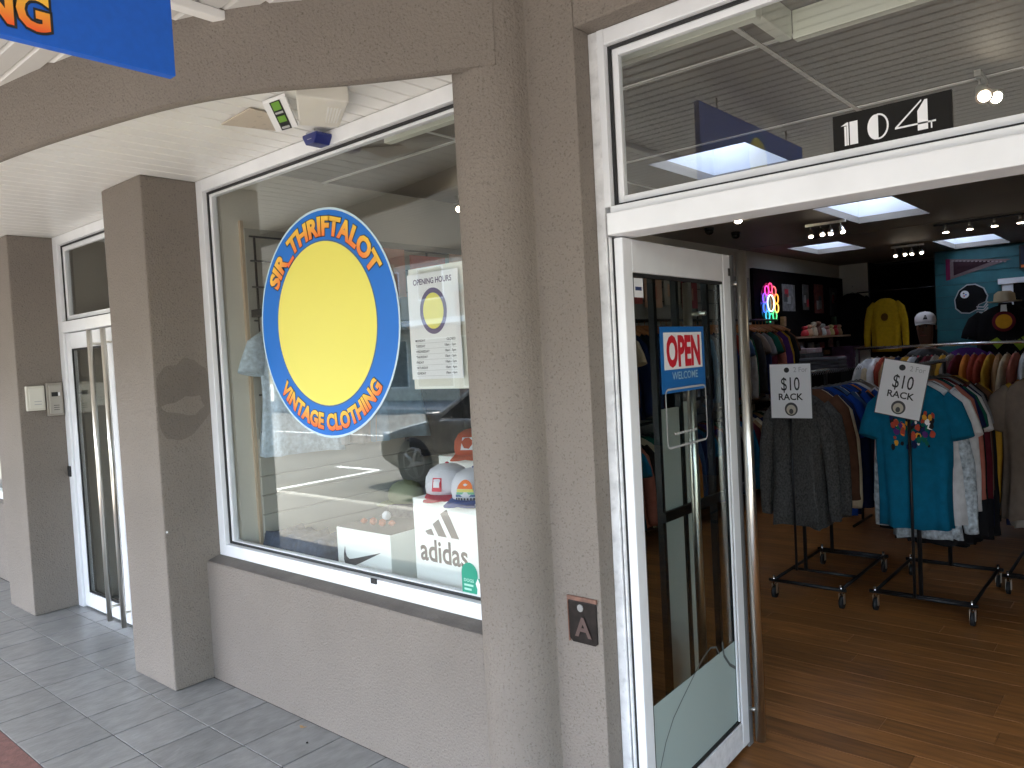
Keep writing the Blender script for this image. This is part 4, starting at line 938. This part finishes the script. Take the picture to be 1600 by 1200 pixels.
# posters on black wall
r = random.Random(9)
for k, (y, z, w_, h_, c, lb) in enumerate([(9.85, 2.0, .42, .34, (.22, .22, .22), 'grey photo print with white figure right of the neon'), (10.45, 2.02, .22, .34, (.12, .12, .12), 'narrow dark print in the middle of the black wall'), (10.95, 1.98, .36, .40, (.20, .05, .04), 'dark red tour print on the black wall'),
        (11.55, 1.95, .3, .4, (.05, .05, .055), 'black tee with faint print pinned high on the black wall')]):
    t = thing('wall_poster', lb, 'poster', (-3.75, y, z)); B(-3.758, -3.752, y-w_/2, y+w_/2, z, z+h_).build('sheet', mat('poster_%d' % k, c, .7, var=.5, vscale=14), t)
    for q in range(3):
        a = y-w_/2+.04+r.random()*w_*.5; b = z+.03+r.random()*h_*.5
        B(-3.7518, -3.751, a, a+w_*.3, b, b+h_*.3).build('picture', [LGREY, RED, DGREY, LGREY][(k+q) % 4], t)
r2 = random.Random(31)
words = ['small white', 'grey', 'dark red', 'tan', 'pale pink', 'dull green', 'silver', 'cream']
wc = [(.5, .5, .5), (.15, .15, .15), (.25, .03, .03), (.35, .2, .1), (.45, .25, .22), (.06, .12, .06), (.3, .3, .32), (.4, .35, .25)]
for k in range(16):
    y = 8.95+.19*k+r2.uniform(-.03, .03); z = (1.50, 1.80)[k % 2] if y > 11.2 or y < 9.9 else (1.50, 1.40)[k % 2]; hh = r2.uniform(.06, .16); q = k % 8
    B(-3.759, -3.70, y, y+r2.uniform(.06, .13), z, z+hh).build('wall_trinket', mat('trinket_%d' % q, wc[q], .6, var=.3, vscale=30), bev=.01, label='%s trinket on the black display wall, %s from the neon side' % (words[q], ORD[k]), cat='trinket')
sh = thing('wall_shelf', 'pale wooden shelf of toys on the black display wall', 'shelf', (-3.65, 10.7, 1.64))
B(-3.758, -3.5, 9.9, 11.45, 1.64, 1.665).build('board', mat('shelf_wood', (.45, .28, .18), .6), sh); B(-3.758, -3.74, 9.9, 11.45, 1.60, 1.639).build('bracket', BLACK, sh)
toycols = [('red', (.5, .02, .03)), ('tan', (.5, .28, .16)), ('cream', (.55, .45, .32)), ('brown', (.25, .1, .06)), ('white', (.6, .6, .58)), ('pink', (.6, .25, .22)), ('yellow', (.6, .5, .2))]
for k in range(9):
    nm, c = toycols[k % 7]; y = 10.0+k*.165; h = .12+.10*r.random()
    t = thing('toy_figure', '%s toy figure on the wall shelf, %s from the neon' % (nm, ORD[k]), 'toy', (-3.62, y, 1.666))
    MB().lathe([(.045, 1.666), (.055, 1.69), (.04, 1.666+h*.55), (.02, 1.666+h*.65)], 10, (-3.62, y, 0)).build('body', mat('toy_'+nm, c, .5), t)
    MB().lathe([(.01, 1.666+h*.62), (.04, 1.666+h*.75), (.035, 1.666+h*.95), (.005, 1.666+h)], 10, (-3.62, y, 0)).build('head', MATS['toy_'+nm], t)
# counter of boxes below
for k, (y, wy, z0, h_, c, lb) in enumerate([(8.95, .42, 1.22, .26, (.20, .13, .11), 'brown photo box under the neon sign'), (9.75, .62, 1.2, .25, (.045, .045, .048), 'dark grey crate stacked below the toy shelf'), (9.75, .55, 1.4515, .06, (.4, .3, .3), 'pinkish flat packets piled on the dark crate'),
        (10.75, .35, 1.1, .28, (.2, .05, .08), 'small dark red box on the low shelf'), (11.4, .35, 1.1, .40, (.10, .05, .10), 'purple plush bundle at the far end of the black wall')]):
    t = thing('stock_box', lb, 'box', (-3.55, y, z0)); B(-3.70, -3.42, y-wy/2, y+wy/2, z0, z0+h_).build('carton', mat('stock_%d' % k, c, .8, var=.3, vscale=15), t, bev=.006)
    B(-3.4195, -3.418, y-.06, y+.03, z0+h_*.3, z0+h_*.6).build('label_print', LGREY, t)
B(-3.75, -3.40, 8.7, 11.8, .0, 1.19).build('wall_counter', BLACKW, label='long black counter below the black display wall', cat='counter')
# cap rail on shelf: black jackets at far end
hang('long', 1, 'black', (-3.55, 11.75, 2.35), R(35), 'black long sleeve shirt hanging at the far end of the black wall', sc=1.1)
ys_ = hang('long', 0, 'mustard', (-3.02, 11.42, 2.22), R(0), 'mustard yellow sweatshirt hanging before the dark alcove', matl=fabric('yellow_sweat', (.50, .30, .012)), sc=(.92, .9, 1.05))
MB().prism(ell(0, -.33, .05, .05, 20), lambda a, b, d: (a, -.075-d, b), 0, .001).build('round_print', fabric('brown_print', (.15, .07, .01)), ys_)
MB().tube([(-3.4, 11.45, 2.24), (-2.42, 11.45, 2.24)], .01, 8).build('clothes_rail', BLACK, label='black rail across the dark alcove holding the yellow sweatshirt', cat='clothes rail')
# teal wall things
TWF = PY(0, 11.528, 0)
pn = thing('pennant', 'maroon felt pennant on the teal wall', 'pennant', (-2, 11.52, 2.3))
MB().prism([(-2.29, 2.30), (-2.29, 2.585), (-1.55, 2.50)], TWF, .002, .005).build('felt', fabric('pennant_grey', (.16, .12, .12)), pn)
MB().prism([(-2.29, 2.30), (-2.29, 2.585), (-2.24, 2.58), (-2.24, 2.31)], TWF, .005, .007).build('band', fabric('pennant_maroon', (.16, .02, .06)), pn)
MB().prism([(-2.2, 2.36), (-2.2, 2.54), (-1.75, 2.50)], TWF, .005, .007).build('dark_field', fabric('pennant_dark', (.035, .015, .02)), pn)
for k in range(14): MB().prism(rect(-2.22+.045*k, -2.195+.045*k, 2.545-.006*k, 2.56-.006*k), TWF, .007, .009).build('stitch_mark', fabric('pennant_text', (.28, .22, .22)), pn)
hl = thing('helmet_decal', 'black football helmet cutout with white round emblem on the teal wall', 'wall decal', (-2, 11.52, 1.84))
ho = [(-2.18, 1.93), (-2.19, 2.04), (-2.14, 2.15), (-2.05, 2.215), (-1.96, 2.215), (-1.87, 2.16), (-1.83, 2.06), (-1.85, 1.99), (-1.93, 1.96), (-1.95, 1.90), (-2.03, 1.86), (-2.12, 1.87)]
cxh, czh = -2.01, 2.04
MB().prism([(cxh+(a-cxh)*1.08, czh+(b-czh)*1.08) for a, b in ho], TWF, .003, .008).build('outline', LGREY, hl)
MB().prism(ho, TWF, .008, .014).build('shell', mat('helmet_black', (.008, .008, .009), .8, spec=.15), hl)
MB().prism(ell(-2.08, 2.10, .05, .05, 20), TWF, .014, .017).build('emblem', PAPER, hl)
for a, b in ((-2.09, 2.115), (-2.065, 2.095), (-2.085, 2.08)): MB().prism([(a-.012, b), (a, b-.012), (a+.012, b), (a, b+.012)], TWF, .017, .019).build('emblem_star', [RED, BLK, BLUE][int(a*1000) % 3], hl)
for k in range(3): line_print([(-1.95, 1.93-k*.035), (-1.87, 1.92-k*.035), (-1.82, 1.99-k*.04)], TWF, .016, .018+.001*k, 'face_guard', LGREY, hl)
cf = thing('door_surround', 'white door surround on the teal wall at the right', 'door frame', (-1.2, 11.5, 0))
B(-1.66, -1.54, 11.49, 11.53, 0, 2.19).build('jamb', WHITE, cf); B(-1.70, -.5, 11.47, 11.53, 2.191, 2.26).build('head', WHITE, cf); B(-.7, -.58, 11.49, 11.53, 0, 2.19).build('jamb', WHITE, cf)
B(-1.539, -.701, 11.50, 11.529, 0, 2.19).build('dark_door', BLACKW, cf)
fp = thing('framed_picture', 'dark blue framed picture high on the teal wall', 'picture', (-1.25, 11.5, 2.4))
B(-1.47, -1.05, 11.50, 11.53, 2.36, 2.66).build('frame', BLK, fp); B(-1.45, -1.07, 11.495, 11.4995, 2.42, 2.64).build('picture', mat('pic_navy', (.01, .02, .06), .4), fp); B(-1.45, -1.07, 11.495, 11.4995, 2.38, 2.41).build('strip', MATS['sun_orange'], fp)
# black jersey with hat hung high
mj = hang('tee', 1, 'black', (-1.14, 8.0, 1.92), R(0), 'black t-shirt with round orange print on a display bust', sc=1.05, cat='t-shirt', hanger=False)
MB().prism(ell(0, -.22, .085, .085, 28), lambda a, b, d: (a, -.062-d, b), 0, .001).build('round_print', fabric('wine_print', (.14, .02, .03)), mj)
MB().prism(ell(0, -.22, .06, .06, 28), lambda a, b, d: (a, -.062-d, b), .001, .002).build('round_print', fabric('orange_print_f', (.6, .28, .02)), mj)
MB().prism([(-.025, -.15), (.025, -.15), (.02, -.08), (-.02, -.08)], lambda a, b, d: (a, -.05-d, b), 0, .001).build('white_print', PAPER, mj)
for (a, b) in ((-.10, -.38), (.06, -.40), (.12, -.36)): MB().prism([(a, b), (a+.05, b-.07), (a+.10, b-.02), (a+.05, b+.03)], lambda u, v, d: (u, -.075-d, v), 0, .001).build('leaf_print', fabric('lime_print', (.25, .35, .03)), mj)
ht = thing('straw_hat', 'beige brimmed hat on top of the display bust', 'hat', (-1.14, 8.0, 1.86))
MB().lathe([(.13, 1.86), (.13, 1.868), (.085, 1.872), (.08, 1.93), (.05, 1.955), (.001, 1.958)], 20, (-1.14, 8.0, 0)).build('felt', mat('hat_beige', (.42, .34, .22), .9), ht)
st_ = thing('display_bust', 'black bust stand carrying the black t-shirt', 'mannequin', (-1.14, 8.03, 0))
MB().lathe([(.16, 0), (.16, .02), (.02, .03), (.02, 1.1), (.13, 1.15), (.16, 1.4), (.16, 1.6), (.13, 1.74), (.06, 1.80), (.05, 1.855)], 18, (-1.14, 8.03, 0), sy=.3).build('torso', BLACK, st_)
hang('tee', 3, 'purple', (-1.42, 7.9, 1.55), R(20), 'dark purple printed t-shirt left of the display bust', sc=.9)

# ---- person at the back (head and shoulders show over the racks)
def person():
    t = thing('person', 'person in white cap and black top with red lanyard behind the racks', 'person', (-1.67, 7.55, 0))
    sk_ = [((0, 0, .95), .13), ((0, 0, 1.10), .13), ((0, .0, 1.28), .15), ((0, .0, 1.42), .12), ((0, 0, 1.50), .055), ((0, -.03, 1.58), .075), ((0, -.045, 1.68), .09), ((0, -.03, 1.75), .075)]
    ed = [(i, i+1) for i in range(7)]
    for sg in (-1, 1):
        b = len(sk_); sk_ += [((sg*.17, .0, 1.42), .065), ((sg*.23, -.02, 1.16), .045), ((sg*.16, -.22, 1.02), .035), ((sg*.13, -.30, 1.02), .028)]
        ed += [(3, b), (b, b+1), (b+1, b+2), (b+2, b+3)]
        b = len(sk_); sk_ += [((sg*.10, 0, .88), .10), ((sg*.11, -.01, .5), .06), ((sg*.11, .02, .09), .045), ((sg*.12, -.14, .035), .035)]
        ed += [(0, b), (b, b+1), (b+1, b+2), (b+2, b+3)]
    me = bpy.data.meshes.new('body'); me.from_pydata([p for p, _ in sk_], ed, []); o = bpy.data.objects.new('body', me); COL.objects.link(o)
    sm = o.modifiers.new('skin', 'SKIN'); o.modifiers.new('sub', 'SUBSURF').render_levels = 2
    for i, (_, rd) in enumerate(sk_): me.skin_vertices[0].data[i].radius = (rd, rd*.8)
    me.skin_vertices[0].data[0].use_root = True
    SKN = mat('skin', (.14, .065, .04), .6); TOP = fabric('black_top', (.015, .015, .018))
    m = bpy.data.materials.new('body_zones'); m.use_nodes = True
    N = m.node_tree.nodes; L = m.node_tree.links; tc = N.new('ShaderNodeTexCoord'); sp = N.new('ShaderNodeSeparateXYZ'); L.new(tc.outputs['Object'], sp.inputs[0])
    rp = N.new('ShaderNodeValToRGB'); rp.color_ramp.interpolation = 'CONSTANT'; e = rp.color_ramp.elements; e[0].color = (.01, .012, .03, 1); e[1].position = .475; e[1].color = (.015, .015, .018, 1)
    e2 = e.new(.742); e2.color = (.14, .065, .04, 1)
    mu = N.new('ShaderNodeMath'); mu.operation = 'MULTIPLY'; mu.inputs[1].default_value = .5; L.new(sp.outputs[2], mu.inputs[0]); L.new(mu.outputs[0], rp.inputs[0]); L.new(rp.outputs[0], N['Principled BSDF'].inputs['Base Color'])
    me.materials.append(m); o.parent = t
    for sg in (-1, 1):
        MB().lathe([(.004, 0), (.009, .004), (.004, .009)], 8, (-1.67+sg*.03, 7.55-.125, 1.685), ax=1).build('eye', BLK, t)
        MB().lathe([(.008, 0), (.022, .005), (.018, .02)], 8, (-1.67+sg*.085, 7.53, 1.67), ax=0, sx=.6).build('ear', SKN, t)
    MB().tube([(-1.67, 7.55-.115, 1.69), (-1.67, 7.55-.145, 1.645), (-1.67, 7.55-.118, 1.635)], [.008, .014, .008], 8).build('nose', SKN, t)
    B(-1.695, -1.645, 7.425, 7.44, 1.60, 1.608).build('mouth', mat('lips', (.25, .07, .06), .6), t)
    MB().tube([(-1.67-.07, 7.56, 1.50), (-1.67-.06, 7.44, 1.40), (-1.67, 7.415, 1.18), (-1.67+.06, 7.44, 1.40), (-1.67+.07, 7.56, 1.50)], .011, 6).build('lanyard', RED, t)
person()
_p = bpy.data.objects['person']; _p.scale = (.86, .86, 1)
cp = cap_obj(-1.67, 7.53, 1.705, R(12), mat('cap_offwhite', (.62, .58, .58), .8), mat('cap_grey', (.3, .28, .28), .8), 'off white cap with black mark worn by the person at the back', .92,
        lambda t: cap_patch(t, [([(-.02, -.01), (.02, -.01), (.008, .03), (-.004, .03)], BLK, .001)]))
# counter / shelf clutter between racks
hang('tee', 1, 'white', (-1.95, 6.85, 1.50), R(75), 'white t-shirt on the left end of the back cross rack', sc=.8)
for k, (x, y, z, c, lb) in enumerate([(-2.6, 7.6, 1.45, (.05, .05, .06), 'dark grey folded pile beside the black counter'), (-2.2, 8.3, 1.40, (.12, .1, .2), 'purple folded pile behind the racks')]):
    t = thing('clothes_pile', lb, 'clothes pile', (x, y, 0)); B(x-.22, x+.22, y-.15, y+.15, 0, z-.15).build('stand', BLACKW, t)
    for q in range(4): B(x-.2+.01*q, x+.2, y-.14, y+.14-.01*q, z-.149+q*.036, z-.115+q*.036).build('folded_garment', mat('pile_%d_%d' % (k, q % 2), tuple(v*(1+.6*(q % 2)) for v in c), .9), t, bev=.01)

# ================================================================== CAR on the street (seen in the window reflection)
car = thing('parked_car', 'dark grey hatchback parked across the street bay, seen reflected in the window', 'car', (-6.6, -3.9, -.12))
CP = mat('car_paint', (.27, .255, .225), .4, metal=.2, coat=.6); CG = mat('car_glass', (.01, .012, .014), .05)
yc0, yc1 = -4.75, -3.0; zg = -.12
side = [(-8.82, .36), (-8.80, .58), (-8.70, .70), (-8.35, .80), (-7.85, .90), (-7.72, .93), (-4.75, 1.0), (-4.50, .95), (-4.42, .60), (-4.46, .34), (-4.9, .24), (-8.5, .22)]
def carpoint(u, v, d): return (u, d, v+zg)
mb = MB().prism(side, carpoint, yc0, yc1); body = mb.build('body', CP, car, bev=.07)
cabin = [(-7.80, .90), (-7.15, 1.32), (-6.75, 1.42), (-5.6, 1.43), (-5.0, 1.28), (-4.62, .98)]
mb = MB(); n_ = len(cabin)
mb.add([(a, yc1-.06-(b-.9)*.35, b+zg) for a, b in cabin]+[(a, yc0+.06+(b-.9)*.35, b+zg) for a, b in cabin], [tuple(range(n_)), tuple(reversed(range(n_, 2*n_)))]+[(i, (i+1) % n_, n_+(i+1) % n_, n_+i) for i in range(n_)])
mb.build('cabin', CP, car, bev=.03)
wnd = [(-7.55, .95), (-7.10, 1.26), (-6.72, 1.355), (-6.3, 1.37), (-6.3, .95)]; wnd2 = [(-6.22, .95), (-6.22, 1.37), (-5.65, 1.37), (-5.10, 1.24), (-4.95, 1.0)]
for wn in (wnd, wnd2):
    for sg in (1, -1):
        m = MB(); k_ = len(wn)
        m.add([(a, ((yc1-.06-(b-.9)*.35)+.004 if sg > 0 else (yc0+.06+(b-.9)*.35)-.004), b+zg) for a, b in wn], [tuple(range(k_))]); m.build('side_window', CG, car)
m = MB().add([(-7.75, yc1-.15, .925+zg+.012), (-7.16, yc1-.25, 1.315+zg+.012), (-7.16, yc0+.25, 1.315+zg+.012), (-7.75, yc0+.15, .925+zg+.012)], [(0, 1, 2, 3)]); m.build('windscreen', CG, car)
for wx in (-8.05, -5.35):
    for yy, sg in ((yc1+.004, 1), (yc0-.004, -1)):
        MB().lathe([(.36, yy-.012*sg), (.36, yy)], 28, (wx, 0, .31+zg), ax=1).build('wheel_arch', SEAL, car)
        wv = MB().lathe([(.30, yy-.2*sg), (.32, yy-.17*sg), (.32, yy-.0*sg), (.29, yy+.012*sg)], 28, (wx, 0, .32+zg), ax=1).build('wheel', SEAL, car)
        for q in range(5):
            a = 2*math.pi*q/5; MB().tube([(wx, yy+.022*sg, .32+zg), (wx+.20*math.cos(a), yy+.016*sg, .32+zg+.20*math.sin(a))], [.035, .02], 6).build('rim_spoke', mat('rim_grey', (.55, .55, .55), .5, metal=.2), wv)
        MB().tube([(wx+.21*math.cos(q), yy+.014*sg, .32+zg+.21*math.sin(q)) for q in [2*math.pi*i/24 for i in range(25)]], .013, 6, cap=False).build('rim', MATS['rim_grey'], wv)
for yy in (yc1-.3, yc0+.08): B(-8.80, -8.55, yy, yy+.24, .60+zg, .72+zg).build('headlight', mat('headlight', (.7, .72, .72), .1), car, bev=.03)
B(-7.62, -7.45, yc1, yc1+.17, .92+zg, 1.04+zg).build('mirror', CP, car, bev=.03)
for xx in (-6.26, -5.2): MB().box(xx-.002, xx+.002, yc1+.0005, yc1+.002, .35+zg, .9+zg).build('door_gap', BLK, car)
B(-6.6, -6.42, yc1+.001, yc1+.025, .80+zg, .83+zg).build('door_handle', CP, car, bev=.005)
for o in bpy.data.objects:
    if '_o' in o: del o['_o']
